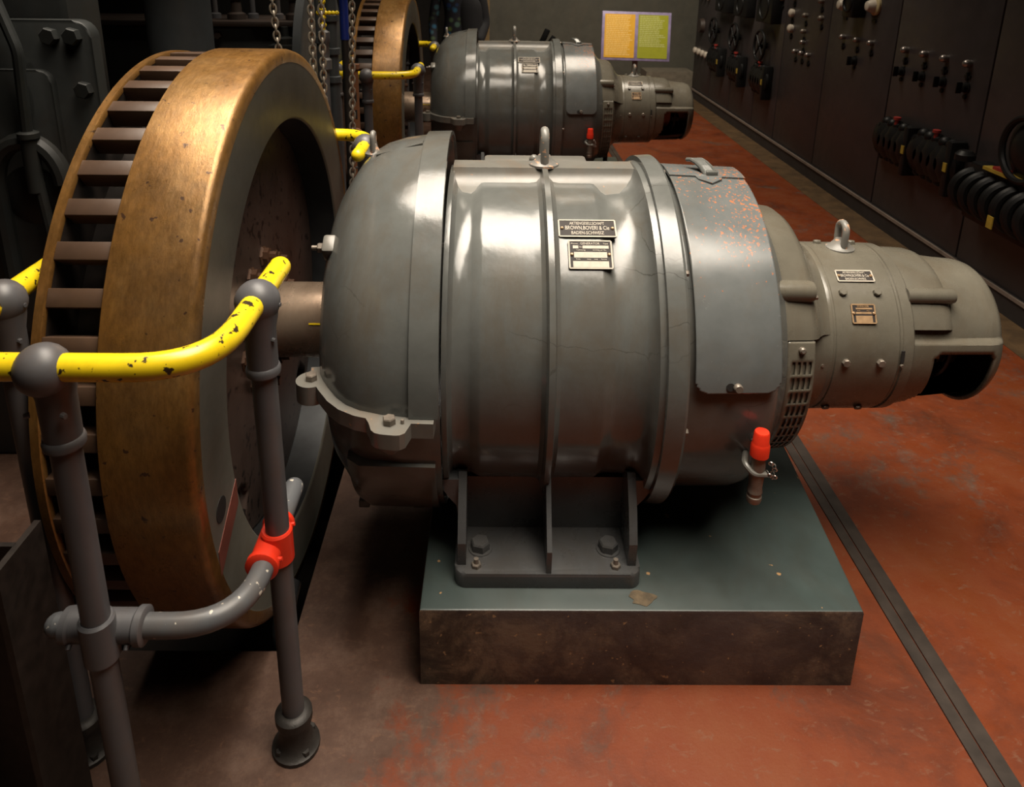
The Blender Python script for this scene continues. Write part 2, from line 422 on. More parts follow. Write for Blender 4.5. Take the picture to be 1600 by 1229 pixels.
def text_mb(mb, s, size, mat, width=None, depth=0.0006, bold=0.0):
    cu = bpy.data.curves.new('t', 'FONT'); cu.body = s; cu.size = size; cu.align_x = 'CENTER'; cu.align_y = 'CENTER'
    cu.extrude = depth; cu.offset = bold; cu.resolution_u = 3
    o = bpy.data.objects.new('t', cu); COL.objects.link(o)
    dg = bpy.context.evaluated_depsgraph_get()
    me = bpy.data.meshes.new_from_object(o.evaluated_get(dg))
    bpy.data.objects.remove(o); bpy.data.curves.remove(cu)
    xs = [v.co.x for v in me.vertices]
    k = width / (max(xs) - min(xs)) if width else 1.0
    for v in me.vertices: v.co = mat @ Vector((v.co.x * k, v.co.y, v.co.z))
    mb.bm.from_mesh(me); bpy.data.meshes.remove(me)

def children(o): return [c for c in bpy.data.objects if c.parent == o]
def copy_tree(o, parent=None):
    c = o.copy(); COL.objects.link(c)
    if parent: c.parent = parent
    for ch in children(o): copy_tree(ch, c)
    return c

# ------------------------------------------------------------------ setting
XW = 2.58      # face of the switchboard
def structure(o): o['kind'] = 'structure'; return o

PITS = [(-1.15, -0.50, 1.48, 2.46), (-1.15, -0.50, 1.48 + DY, 2.46 + DY)]
mb = MB()
xs = [-5.0, -1.15, -0.50, 3.3]; ys = [-3.5, 1.48, 2.46, 1.48 + DY, 2.46 + DY, 12.2]
for i in range(3):
    for j in range(5):
        if i == 1 and j in (1, 3): continue
        mb.faces([(xs[i], ys[j], 0), (xs[i + 1], ys[j], 0), (xs[i + 1], ys[j + 1], 0), (xs[i], ys[j + 1], 0)], [(0, 1, 2, 3)])
bmesh.ops.remove_doubles(mb.bm, verts=mb.bm.verts[:], dist=1e-4)
structure(mb.build('floor', M['floor'], smooth=0))
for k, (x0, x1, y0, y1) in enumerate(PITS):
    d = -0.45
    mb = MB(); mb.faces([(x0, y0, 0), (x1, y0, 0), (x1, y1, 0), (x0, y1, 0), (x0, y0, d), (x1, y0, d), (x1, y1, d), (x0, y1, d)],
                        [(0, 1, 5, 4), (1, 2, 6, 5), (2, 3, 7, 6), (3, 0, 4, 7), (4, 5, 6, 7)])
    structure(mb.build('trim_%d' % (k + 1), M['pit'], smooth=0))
def wall(name, c, d, m):
    structure(MB().box(c, d).build(name, m, smooth=0))
wall('wall_left', (-5.1, 4.3, 2.4), (0.2, 16.2, 4.8), M['hall'])
wall('wall_right', (3.4, 4.3, 2.4), (0.2, 16.2, 4.8), M['hall'])
wall('wall_front', (-0.85, -3.6, 2.4), (8.7, 0.2, 4.8), M['hall'])
wall('wall_far', (-0.85, 12.3, 2.4), (8.7, 0.2, 4.8), M['hall'])
wall('ceiling', (-0.85, 4.3, 4.9), (8.7, 16.2, 0.2), M['hall'])
wall('wall_back', (1.62, 10.3, 1.6), (3.36, 0.2, 3.2), M['wall'])
wall('trim_3', (-0.115, 10.26, 1.5), (0.11, 0.22, 3.0), M['ochre'])
wall('trim_4', (2.31, 10.0, 0.15), (0.62, 0.4, 0.30), M['wallpale'])
# iron cover of the cable channel in the floor, two flats with a seam
mb = MB()
for x0, x1 in ((1.068, 1.099), (1.103, 1.140)):
    mb.box(((x0 + x1) / 2, 3.0, 0.002), (x1 - x0, 13.0, 0.006))
structure(mb.build('trim_5', M['channel'], smooth=0))
structure(MB().box((2.47, 3.3, 0.0005), (0.20, 13.4, 0.003)).build('trim_6', M['edgefloor'], smooth=0))

# ------------------------------------------------------------------ plinths
def make_plinth(label):
    poly = [(-0.162, 1.392), (0.881, 1.394), (0.957, 2.45), (-0.155, 2.45)]
    root = (0, YA, 0)
    mb = MB()
    P = [(x, y - YA) for x, y in poly]
    mb.prism(P, 0, PZ, bev=0.006)
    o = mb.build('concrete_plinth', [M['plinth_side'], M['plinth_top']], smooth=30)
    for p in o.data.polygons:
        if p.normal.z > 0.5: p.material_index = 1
    o.location = root
    return tag(o, label, 'plinth', 'machine plinths')
plinth = make_plinth('near plinth with grey-green top and grimy brown sides under the front generator')
mb = MB(); mb.prism([(0.365 + 0.030 * (1 + 0.22 * math.sin(3 * t + 1) + 0.10 * math.sin(7 * t)) * math.cos(t), -0.492 + 0.022 * (1 + 0.15 * math.sin(4 * t)) * math.sin(t)) for t in [2 * PI * k / 28 for k in range(28)]], PZ - 0.002, PZ + 0.0012)
mb.build('bare_patch', plain('bare_concrete_patch', (0.085, 0.060, 0.032), 0.7, 0, 0.5, 40), plinth, smooth=0, label='tan patch where paint has come off')
p2 = copy_tree(plinth); p2.location.y += DY
p2['label'] = 'rear plinth hidden in shade under the generator further back'

# ------------------------------------------------------------------ generator
def make_generator(label):
    g = empty('generator', (0, YA, PZ), label, 'generator', 'generator sets in a row')
    L = (0, 0, ZA - PZ)
    def part(mb, name, mat, parent=None, **k):
        return mb.build(name, mat, parent or g, None if parent else L, **k)

    # --- stator frame with centre rib, flange ring and roof ledge
    mb = MB()
    prof = [(-0.112, 0.30), (-0.112, 0.440), (-0.100, 0.440), (-0.098, 0.422), (-0.090, 0.410), (-0.078, 0.405), (-0.055, 0.404), (-0.046, 0.406), (-0.030, 0.415), (-0.022, 0.416),
            (0.098, 0.416), (0.116, 0.418), (0.126, 0.426), (0.130, 0.444), (0.131, 0.450), (0.145, 0.450), (0.146, 0.444), (0.150, 0.426), (0.160, 0.418), (0.176, 0.416),
            (0.258, 0.416), (0.266, 0.415), (0.282, 0.406), (0.292, 0.404), (0.330, 0.405), (0.352, 0.412), (0.366, 0.424), (0.374, 0.440),
            (0.378, 0.455), (0.392, 0.457), (0.393, 0.471), (0.434, 0.474), (0.440, 0.470), (0.440, 0.30)]
    mb.lathe(prof, n=120)
    frame = part(mb, 'stator_frame', M['gen'], smooth=28)
    mb = MB()
    mb.prism([(-0.004, 0.438), (0.0, 0.449), (0.075, 0.449), (0.10, 0.38), (-0.10, 0.38), (-0.088, 0.392), (-0.062, 0.4005), (-0.044, 0.407), (-0.028, 0.414), (-0.016, 0.422), (-0.008, 0.431)], -0.105, 0.382, fn=lambda y, z, x: (x, y, z))
    part(mb, 'roof_ledge', M['edge'])
    mb = MB(); mb.box((0.12, 0.125, 0.428), (0.29, 0.08, 0.03), bev=0.010); mb.ball((0.115, 0.10, 0.446), 0.014, 12)
    part(mb, 'terminal_cover', M['edge'])
    # --- lifting eyes
    def eye(x, zb, w, h, r, name='lifting_eye', yo=0.0):
        mb = MB()
        mb.turned((x, yo, zb), (0, 0, 1), [(0, w * 0.95), (0.006, w * 0.95), (0.012, w * 0.7), (0.022, w * 0.5), (0.03, w * 0.36)], 20)
        pts = [(x, yo - w * 0.52, zb + 0.012), (x, yo - w * 0.56, zb + h * 0.5)]
        for i in range(0, 13):
            a = PI - PI * i / 12
            pts.append((x, yo + w * 0.56 * math.cos(a), zb + h - w * 0.62 + w * 0.56 * math.sin(a)))
        pts += [(x, yo + w * 0.56, zb + h * 0.5), (x, yo + w * 0.52, zb + 0.012)]
        mb.tube(pts, r, 12)
        part(mb, name, M['eye'])
    eye(0.138, 0.448, 0.042, 0.098, 0.0115, yo=0.03)
    eye(-0.318, 0.475, 0.024, 0.062, 0.007, yo=0.02)

    # --- bell hood (upper half), band, lower half
    hood = [(-0.407, 0.115), (-0.409, 0.32), (-0.404, 0.352), (-0.392, 0.378), (-0.372, 0.412), (-0.345, 0.452), (-0.318, 0.480), (-0.285, 0.500), (-0.235, 0.516), (-0.175, 0.525), (-0.120, 0.527)]
    hood_in = [(-0.120, 0.515), (-0.235, 0.504), (-0.33, 0.455), (-0.385, 0.37), (-0.395, 0.30), (-0.395, 0.115)]
    mb = MB(); mb.lathe(hood + hood_in, 4, 176, 72, closed=True)
    mb.lathe([(-0.30, 0.497), (-0.18, 0.530), (-0.18, 0.520), (-0.30, 0.487)], 84, 88, 3, closed=True)
    bell = part(mb, 'end_hood', M['gen'], smooth=30)
    mb = MB(); mb.lathe([(-0.176, 0.524), (-0.175, 0.533), (-0.112, 0.535), (-0.111, 0.524)], 4, 176, 72, closed=True)
    part(mb, 'hood_band', M['gen'])
    low = [(-0.405, 0.115), (-0.405, 0.32), (-0.385, 0.375), (-0.345, 0.43), (-0.29, 0.462), (-0.20, 0.474), (-0.112, 0.476)]
    mb = MB(); mb.lathe(low, -184, 4.2, 72)
    mb.lathe([(-0.33, 0.44), (-0.33, 0.462), (-0.30, 0.482), (-0.125, 0.486), (-0.125, 0.46)], -78, -16, 20, closed=True)
    mb.box((-0.27, 0, -0.464), (0.19, 0.30, 0.016), bev=0.003)
    for sx in (-0.345, -0.195):
        for sy in (-0.17, 0.17): mb.box((sx, sy, -0.462), (0.03, 0.05, 0.024), bev=0.004)
    part(mb, 'lower_end_housing', M['gen'])
    # horizontal split flange following the hood in plan, with bolt lugs
    zf = 0.036
    def plan(off):
        pts = []
        for x, r in hood[1:]:
            y = math.sqrt(max(r * r - zf * zf, 0))
            pts.append((x, y))
        out = []
        for i, (x, y) in enumerate(pts):
            a = pts[max(i - 1, 0)]; b = pts[min(i + 1, len(pts) - 1)]
            t = Vector((b[0] - a[0], b[1] - a[1])).normalized()
            out.append((x - t.y * off, y + t.x * off))
        return out
    def lugbump(x): return 0.046 * max(0, 1 - (abs(x + 0.214) / 0.045) ** 4) ** 0.5 if abs(x + 0.214) < 0.045 else 0
    for sgn in (-1, 1):
        mb = MB()
        inner = plan(-0.02)
        dense = []
        o1 = plan(0.022)
        for a, b in zip(o1, o1[1:]):
            for k in range(6):
                t = k / 6; dense.append((a[0] * (1 - t) + b[0] * t, a[1] * (1 - t) + b[1] * t))
        dense.append(o1[-1])
        outer = [(x, y + lugbump(x)) for x, y in dense]
        poly = [(x, sgn * y) for x, y in outer] + [(x, sgn * y) for x, y in inner[::-1]]
        n = len(outer)
        A = [mb.bm.verts.new((x, y, zf)) for x, y in poly]; B = [mb.bm.verts.new((x, y, zf - 0.036)) for x, y in poly]
        # triangulate as strip by nearest inner index
        k = len(poly); m = len(inner)
        def strip(V):
            O, I = V[:n], V[n:][::-1]
            i = j = 0
            while i < n - 1 or j < m - 1:
                if j == m - 1 or (i < n - 1 and i / (n - 1) <= j / (m - 1)):
                    mb.bm.faces.new([O[i], O[i + 1], I[j]]); i += 1
                else:
                    mb.bm.faces.new([O[i], I[j + 1], I[j]]); j += 1
        strip(A); strip(B)
        for i in range(k): mb.bm.faces.new([A[i], A[(i + 1) % k], B[(i + 1) % k], B[i]])
        mb.cyl((-0.418, sgn * 0.375, -0.012), (-0.418, sgn * 0.375, zf), 0.036, n=24)
        mb.turned((-0.214, sgn * 0.53, -0.045), (0, 0, 1), [(0, 0.012), (0.02, 0.03), (0.046, 0.042)], 20)
        fl = part(mb, 'split_flange', M['edge'], smooth=30)
        for bx, by, br in ((-0.214, 0.545, 0.0145), (-0.418, 0.375, 0.0145)):
            MB().hexbolt((bx, sgn * by, zf), (0, 0, 1), br, 0.015).build('bolt', M['bolt'], fl)
        MB().hexbolt((-0.186, sgn * 0.545, zf), (0, 0, 1), 0.004, 0.009, 10).build('pin', M['bolt'], fl)
    mb = MB()
    f = frame_at(-0.392, 0.375, 54)
    mb.box(f.translation, (0.034, 0.05, 0.05), f, bev=0.008)
    br = part(mb, 'hood_bracket', M['edge'])
    mb = MB(); mb.cyl(f.translation + Vector((-0.045, 0, 0)), f.translation, 0.006, n=12); mb.hexbolt(f.translation + Vector((-0.017, 0, 0)), (-1, 0, 0), 0.013, 0.014)
    mb.build('bolt', M['bolt'], br)

    # --- commutator end
    shell = [(0.436, 0.44), (0.452, 0.430), (0.62, 0.428), (0.645, 0.420), (0.668, 0.395), (0.690, 0.362), (0.705, 0.345)]
    part(MB().lathe(shell, n=96), 'commutator_housing', M['gen'], smooth=30)
    # inspection cover: wraps from just past the crown down to the front, lower corners rounded
    x0, x1 = 0.459, 0.655
    lo_a = 6.2
    def kept(x, a):
        rc = 0.034; rl = 0.447
        ya = R(a - lo_a) * rl
        for cx, dx in ((x0 + rc, -1), (x1 - rc, 1)):
            if (x - cx) * dx > 0 and ya < rc:
                if (x - cx) ** 2 + (ya - rc) ** 2 > rc * rc: return False
        return True
    def lidr(x): return 0.449 - 0.008 * (x - x0) / (x1 - x0)
    us = [x0 + (x1 - x0) * i / 60 for i in range(61)]
    vs = [lo_a + (i / 24) * 8 for i in range(25)] + [14.2 + (168 - 14.2) * (i + 1) / 60 for i in range(60)]
    mb = MB(); mb.grid(lambda x, a: (x, -lidr(x) * math.cos(R(a)), lidr(x) * math.sin(R(a))), us, vs, kept)
    lid = part(mb, 'inspection_cover', M['lid'], solid=0.004, label='sheet cover with rust-coloured paint chips')
    mb = MB()
    mb.lathe([(0.458, 0.446), (0.458, 0.4535), (0.656, 0.4455), (0.656, 0.438)], 83, 97, 10, closed=True)
    mb.build('seam_strip', M['lid'], lid)
    mb = MB()
    f = frame_at(0.56, 0.446, 80)
    tri = [(-0.036, 0.03), (0.036, 0.03), (0.03, 0.006), (0.0, -0.018), (-0.03, 0.006)]
    mb.prism(tri, 0, 0.004, fn=lambda x, y, z: f @ Vector((x, y, z)))
    mb.build('latch_plate', M['lid'], lid)
    mb = MB()
    strap = [(0.522, 0.055), (0.53, 0.058), (0.54, 0.053), (0.55, 0.044), (0.556, 0.034), (0.561, 0.022)]
    P = [Vector((x - 0.004, 0.012 - 0.012 * i, 0.418 + z)) for i, (x, z) in enumerate(strap)]
    for sx in (0, 0.028):
        mb.tube([p + Vector((sx, 0, 0)) for p in P], 0.0055, 8)
    for i in range(len(P) - 1):
        a, b = P[i], P[i + 1]; o = Vector((0.028, 0, 0))
        mb.faces([a, a + o, b + o, b], [(0, 1, 2, 3)])
        dz = Vector((0, 0, 0.005)); mb.faces([a + dz, a + o + dz, b + o + dz, b + dz], [(0, 1, 2, 3)])
    mb.box((0.57, -0.045, 0.449), (0.03, 0.02, 0.018), bev=0.003)
    mb.build('latch', M['gen'], lid)
    mb = MB(); f = frame_at(0.5545, 0.447, 8.2)
    mb.turned(f.translation, f.to_3x3().col[2], [(0, 0.0105), (0.008, 0.0105), (0.012, 0.008)], 16)
    s_ = mb.build('screw', M['bolt'], lid)
    mb = MB(); q = f @ Vector((-0.016, 0.001, 0)); mb.turned(q, f.to_3x3().col[2], [(0, 0.0095), (0.0016, 0.0095)], 20)
    mb.build('screw_slot', M['dark'], lid)
    # small fixing bolts on the flange ring
    for a in (41, -6, -40, 85, 130):
        f = frame_at(0.44, 0.452, a)
        part(MB().hexbolt(f.translation, (1, 0, 0), 0.008, 0.010), 'ring_bolt', M['bolt'])
    # --- end shield between machine and exciter
    sh = [(0.700, 0.30), (0.702, 0.347), (0.715, 0.340), (0.768, 0.333), (0.788, 0.318), (0.800, 0.300), (0.815, 0.272), (0.838, 0.240), (0.858, 0.232)]
    part(MB().lathe(sh, 20, 160, 60), 'end_shield', M['exc'])
    part(MB().lathe([(0.700, 0.30), (0.700, 0.3365), (0.774, 0.3285), (0.788, 0.30), (0.80, 0.26), (0.835, 0.235), (0.858, 0.232)], -200, 20, 90), 'end_shield_arms', M['exc'])
    mb = MB(); f = frame_at(0.72, 0.335, 40)
    mb.turned((0.655, f.translation.y, f.translation.z), (1, 0, 0), [(0, 0.027), (0.115, 0.027), (0.124, 0.024), (0.128, 0.016)], 24)
    b_ = part(mb, 'brush_rod_boss', M['exc'])
    MB().hexbolt((0.778, f.translation.y - 0.012, f.translation.z - 0.010), (1, 0, 0), 0.006, 0.010).build('bolt', M['bolt'], b_)
    # ventilation grille
    rows = 15; a_top = 19.5
    def gkeep(x, a):
        if a > 12.5: return True
        t = (12.5 - a) % 6.8
        if t < 1.3: return True
        u = (x - 0.714) / 0.0135
        return (u % 1.0) < 0.40 or u < 0 or u > 4.0
    us = [0.706] + [0.714 + 0.0135 * k + d for k in range(5) for d in (0, 0.0054)] + [0.776]
    us = sorted(set(round(u, 5) for u in us))
    vs = sorted({a_top - i * 1.0 for i in range(8)} | {12.5 - 6.8 * k - d for k in range(rows) for d in (0, 1.3, 4)} | {12.5 - 6.8 * rows})
    rg = lambda x: 0.341 - 0.10 * (x - 0.706)
    mb = MB(); mb.grid(lambda x, a: (x, -rg(x) * math.cos(R(a)), rg(x) * math.sin(R(a))), us, vs, gkeep)
    gr = part(mb, 'vent_grille', M['exc'], solid=0.003, smooth=20)
    f = frame_at(0.742, 0.338, 16)
    MB().turned(f.translation, f.to_3x3().col[2], [(0, 0.009), (0.008, 0.008), (0.011, 0.005)], 14).build('screw', M['bolt'], gr)
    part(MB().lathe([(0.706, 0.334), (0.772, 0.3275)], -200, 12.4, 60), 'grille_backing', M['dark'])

    # --- exciter
    body = [(0.838, 0.20), (0.840, 0.226), (0.850, 0.2315), (0.866, 0.2325), (0.868, 0.229), (0.873, 0.229), (0.875, 0.2315), (1.035, 0.2295), (1.040, 0.226), (1.045, 0.226), (1.047, 0.2295), (1.072, 0.229), (1.078, 0.222), (1.078, 0.19)]
    ex = part(MB().lathe(body, n=96), 'exciter_frame', M['exc'], smooth=30)
    for x, a in ((0.902, 46.7), (0.991, 46.9), (0.901, 2), (0.990, 2), (0.909, 99), (1.004, 99), (0.895, -42), (0.982, -42), (0.90, 140), (0.99, 140)):
        f = frame_at(x, 0.229, a)
        MB().hexbolt(f.translation, f.to_3x3().col[2], 0.0105, 0.011, 7).build('bolt', M['exc'] if a > 40 else M['bolt'], ex)
    for x in (0.842, 1.045):
        mb = MB(); f = frame_at(x, 0.2305, 6)
        mb.box(f.translation, (0.008, 0.032, 0.003), f); mb.build('slot', M['dark'], ex)
        f = frame_at(x, 0.230, 0); MB().turned(f.translation, f.to_3x3().col[2], [(0, 0.005), (0.006, 0.004)], 10).build('screw', M['bolt'], ex)
    eye(0.957, 0.226, 0.040, 0.078, 0.0095)
    # end bracket with the open brush window
    top = [(1.070, 0.207), (1.19, 0.199), (1.25, 0.191), (1.30, 0.187), (1.324, 0.180), (1.339, 0.166), (1.347, 0.145), (1.350, 0.10), (1.350, 0.0)]
    low = [(1.070, 0.217), (1.19, 0.214), (1.285, 0.211), (1.306, 0.204), (1.326, 0.190), (1.340, 0.170), (1.347, 0.148), (1.350, 0.12), (1.350, 0.0)]
    def pw(t, x):
        for (xa, ra), (xb, rb) in zip(t, t[1:]):
            if xa <= x <= xb and xb > xa: return ra + (rb - ra) * (x - xa) / (xb - xa)
        return t[-2][1]
    def ebr(x, a=40):
        a = abs(a - 90) - 76            # shelf where the lower, wider half begins
        k = min(1, max(0, (a + 2.5) / 4.0)); k = k * k * (3 - 2 * k)
        return pw(top, x) * (1 - k) + pw(low, x) * k
    us = [1.070 + 0.006 * i for i in range(46)] + [1.346, 1.35]
    vs = sorted({-90 + 3 * i for i in range(121)} | {10.5 + i for i in range(9)} | {160.5 + i for i in range(9)})
    def ekeep(x, a):
        # rounded window in front and below
        lo, hi = -92, 6.5
        xa, xb = 1.136, 1.300
        xl = xa - max(0, (-28 - a)) * 0.0013
        if not (xl < x < xb and lo < a < hi): return True
        rc = 0.028; dy = R(hi - a) * 0.2
        for cx, s in ((xa + rc, -1), (xb - rc, 1)):
            if (x - cx) * s > 0 and dy < rc and (x - cx) ** 2 + (dy - rc) ** 2 > rc * rc: return True
        return False
    mb = MB(); mb.grid(lambda x, a: (x, -ebr(x, a) * math.cos(R(a)), ebr(x, a) * math.sin(R(a))), us, vs, ekeep)
    bmesh.ops.remove_doubles(mb.bm, verts=mb.bm.verts[:], dist=1e-5)
    bracket = part(mb, 'end_bracket', M['exc'], solid=0.010)
    mb = MB(); mb.turned((1.349, 0, 0), (1, 0, 0), [(0, 0.12), (0.004, 0.11), (0.006, 0.06), (0.014, 0.055), (0.016, 0.02)], 40)
    mb.build('end_cap', M['exc'], bracket)
    mb = MB(); f = frame_at(1.13, 0.219, 46)
    mb.turned((1.07, f.translation.y, f.translation.z), (1, 0, 0), [(0, 0.021), (0.115, 0.021), (0.124, 0.018), (0.127, 0.01)], 20)
    mb.build('brush_rod_boss', M['exc'], bracket)
    mb = MB()
    sh2 = [(1.070, 0.19), (1.070, 0.2195), (1.12, 0.2185), (1.160, 0.2165), (1.176, 0.212), (1.186, 0.204), (1.190, 0.19)]
    mb.lathe(sh2, 23, 157, 60, closed=True)
    bmesh.ops.bevel(mb.bm, geom=[e for e in mb.bm.edges if e.is_manifold and e.calc_face_angle(0) > 1.2], offset=0.006, segments=2, affect='EDGES')
    mb.build('bracket_shoulder', M['exc'], bracket)
    mb = MB(); mb.lathe([(1.075, 0.03), (1.075, 0.115), (1.20, 0.115), (1.205, 0.075), (1.33, 0.075), (1.33, 0.0)], n=40)
    drum = mb.build('commutator', M['copper'], ex)
    mb = MB()
    for a in (-20, 40, 100): 
        f = frame_at(1.235, 0.10, a); mb.box(f.translation, (0.05, 0.035, 0.05), f, bev=0.004)
    mb.torus((1.225, 0, 0), (1, 0, 0), 0.14, 0.008, 36, 8)
    mb.build('brush_gear', M['black'], ex)
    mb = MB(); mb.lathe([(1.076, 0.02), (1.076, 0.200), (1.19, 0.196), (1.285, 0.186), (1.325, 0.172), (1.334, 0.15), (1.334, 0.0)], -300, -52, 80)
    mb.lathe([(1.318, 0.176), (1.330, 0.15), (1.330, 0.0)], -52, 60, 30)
    part(mb, 'bracket_shade_shell', M['dark'])  # added dark shell standing in for the shade inside the bracket
    # cable conduit under the exciter
    part(MB().tube(fillet([(0.80, 0.06, -0.20), (0.80, 0.06, -0.38), (0.79, 0.10, -0.477)], 0.05), 0.016, 12), 'cable_conduit', M['black'])

    # --- feet: plate, ribs, web, bolts
    pl = PZ - ZA
    for sgn in (-1, 1):
        mb = MB()
        poly = [(x + 0.1425, sgn * (0.35 + y)) for x, y in rrect(0.452, 0.228, 0.028)]
        mb.prism(poly, pl, pl + 0.042, bev=0.010)
        foot = part(mb, 'foot_plate', M['foot'], smooth=40)
        def rib(xc, w, yo):
            m2 = MB()
            ang = R(-32)
            poly = [(-0.425 * math.cos(ang), 0.425 * math.sin(ang)), (-0.41, -0.30), (-(yo + 0.004), -0.37), (-yo, pl + 0.04), (-0.22, pl + 0.04), (-0.20, -0.30)]
            m2.prism([(sgn * -1 * y, z) for y, z in poly], xc - w / 2, xc + w / 2, fn=lambda y, z, x: (x, y, z))
            m2.build('rib', M['foot'], foot, smooth=25)
        rib(-0.066, 0.020, 0.436); rib(0.348, 0.020, 0.436); rib(0.144, 0.012, 0.462)
        m2 = MB(); m2.box((0.142, sgn * 0.30, -0.36), (0.41, 0.016, 0.16)); m2.build('web', M['foot'], foot)
        # fillets where the outer ribs grow out of the frame
        for xc, sx in ((-0.076, -1), (0.358, 1)):
            m2 = MB()
            P = [(xc, -0.37), (xc, -0.26)] + [(xc + sx * 0.044 * math.sin(R(t)), -0.26 - 0.085 * (1 - math.cos(R(90 - t))) ) for t in range(90, -1, -15)]
            P = [(xc, -0.36), (xc, -0.24), (xc + sx * 0.040, -0.24), (xc + sx * 0.038, -0.27), (xc + sx * 0.022, -0.295), (xc + sx * 0.006, -0.315)]
            m2.prism(P, sgn * 0.30, sgn * 0.372, fn=lambda x, z, y: (x, y, z)); m2.build('rib_fillet', M['foot'], foot)
        for bx in (-0.022, 0.298):
            m2 = MB(); m2.hexbolt((bx, sgn * 0.382, pl + 0.041), (0, 0, 1), 0.0245, 0.026); m2.turned((bx, sgn * 0.382, pl + 0.040), (0, 0, 1), [(0, 0.031), (0.005, 0.029)], 20)
            m2.build('bolt', M['foot'], foot)
        for bx in (-0.031, 0.308):
            m2 = MB(); m2.hexbolt((bx, sgn * 0.44, pl + 0.041), (0, 0, 1), 0.0125, 0.011); m2.cyl((bx, sgn * 0.44, pl + 0.05), (bx, sgn * 0.44, pl + 0.065), 0.006, n=12)
            m2.build('stud', M['bolt'], foot)

    # --- nameplates
    def plate(name, x, a, r, w, h, field, relief, lines, boxes, screws):
        f = frame_at(x, r, a)
        mb = MB(); mb.prism(rrect(w, h, 0.005), -0.003, 0.0018, fn=lambda u, v, z: f @ Vector((u, v, z)))
        p = part(mb, name, M[field], smooth=25)
        mb = MB()
        for c, d in (((0, h / 2 - 0.0016), (w - 0.004, 0.0032)), ((0, -h / 2 + 0.0016), (w - 0.004, 0.0032)), ((-w / 2 + 0.0018, 0), (0.0036, h - 0.004)), ((w / 2 - 0.0018, 0), (0.0036, h - 0.004))):
            mb.box(f @ Vector((c[0], c[1], 0.002)), (d[0], d[1], 0.0018), f)
        for cx, cy, bw, bh in boxes:
            mb.box(f @ Vector((cx, cy, 0.002)), (bw, bh, 0.0012), f)
        for s, size, cx, cy, wd in lines:
            text_mb(mb, s, size, f @ Matrix.Translation((cx, cy, 0.0022)), wd, bold=size * 0.006)
        mb.build('lettering', M[relief], p, smooth=0)
        for sx, sy in screws:
            MB().turned(f @ Vector((sx, sy, 0.001)), f.to_3x3().col[2], [(0, 0.0042), (0.003, 0.004), (0.005, 0.002)], 12).build('screw', M['plate_brass'], p)
    big = lambda k, w: [('AKTIENGESELLSCHAFT', 0.0125 * k, 0, 0.0145 * k, w * 0.60), ('BROWN,BOVERI & C\u1d62\u1d49' if False else 'BROWN,BOVERI & Cie', 0.0170 * k, 0, 0.0005 * k, w * 0.76), ('BADEN-SCHWEIZ', 0.0135 * k, 0, -0.0145 * k, w * 0.56)]
    plate('maker_plate', 0.2295, 58.7, 0.418, 0.140, 0.053, 'plate_dark', 'plate_pale', big(1.0, 0.140), [], [(-0.061, 0), (0.061, 0)])
    gl = [('GENERATOR', 0.0085, 0.0, 0.0285, 0.046), ('Phasen', 0.005, -0.037, 0.0285, 0.016), ('Type', 0.005, 0.037, 0.0285, 0.012), ('No', 0.0055, -0.0225, 0.0195, 0.006),
          ('Leistung', 0.005, -0.022, 0.0115, 0.020), ('Umdrehg. per Min.', 0.005, 0.022, 0.0115, 0.032), ('Volt', 0.005, -0.03, -0.0125, 0.010), ('Amp.', 0.005, -0.004, -0.0125, 0.010), ('cos', 0.005, 0.012, -0.0125, 0.008), ('Period.', 0.005, 0.031, -0.0125, 0.013)]
    plate('rating_plate', 0.2325, 48.6, 0.418, 0.104, 0.075, 'plate_dark', 'plate_pale', gl,
          [(-0.0345, 0.0195, 0.013, 0.008), (0.013, 0.0195, 0.062, 0.008), (0, -0.001, 0.078, 0.015), (0, -0.0255, 0.084, 0.016)], [(-0.044, 0), (0.044, 0)])
    plate('exciter_maker_plate', 0.946, 58.5, 0.2312, 0.097, 0.036, 'plate_dark', 'plate_pale', big(0.68, 0.097), [], [(-0.042, 0), (0.042, 0)])
    plate('exciter_rating_plate', 0.946, 33, 0.2310, 0.062, 0.050, 'plate_dark', 'plate_brass',
          [('ERREGER', 0.006, 0.0, 0.0185, 0.03), ('Volt', 0.004, -0.012, 0.0075, 0.008), ('Amp.', 0.004, 0.012, 0.0075, 0.008)],
          [(0.002, 0.013, 0.042, 0.004), (0, 0.002, 0.040, 0.005), (0, -0.0135, 0.042, 0.017)], [(-0.026, 0.001), (0.026, 0.001)])

    # --- drain valve with red cap, bracketed on the commutator housing
    vx, vy = 0.617, -0.455
    v = part(MB().turned((vx, vy, -0.228), (0, 0, 1), [(0, 0.0155), (0.008, 0.0175), (0.016, 0.0175), (0.018, 0.0155), (0.026, 0.0155), (0.028, 0.0175), (0.034, 0.0165), (0.040, 0.0155), (0.085, 0.0175), (0.10, 0.0165), (0.118, 0.0145), (0.13, 0.0145)], 24), 'drain_valve', M['bolt'])
    MB().turned((vx, vy, -0.104), (0, 0, 1), [(0, 0.0195), (0.002, 0.0215), (0.028, 0.0215), (0.034, 0.0195), (0.037, 0.0185), (0.060, 0.0175), (0.064, 0.0155)], 24).build('red_cap', M['red'], v, label='red valve cap')
    mb = MB(); mb.tube(fillet([(vx - 0.008, vy + 0.06, -0.13), (vx - 0.030, vy + 0.005, -0.13), (vx - 0.012, vy - 0.012, -0.145), (vx + 0.018, vy - 0.012, -0.145)], 0.02), 0.0075, 10)
    mb.tube([(vx, vy, -0.09), (vx, vy + 0.085, -0.09)], 0.010, 10)
    mb.build('valve_bracket', M['edge'], v)
    mb = MB()
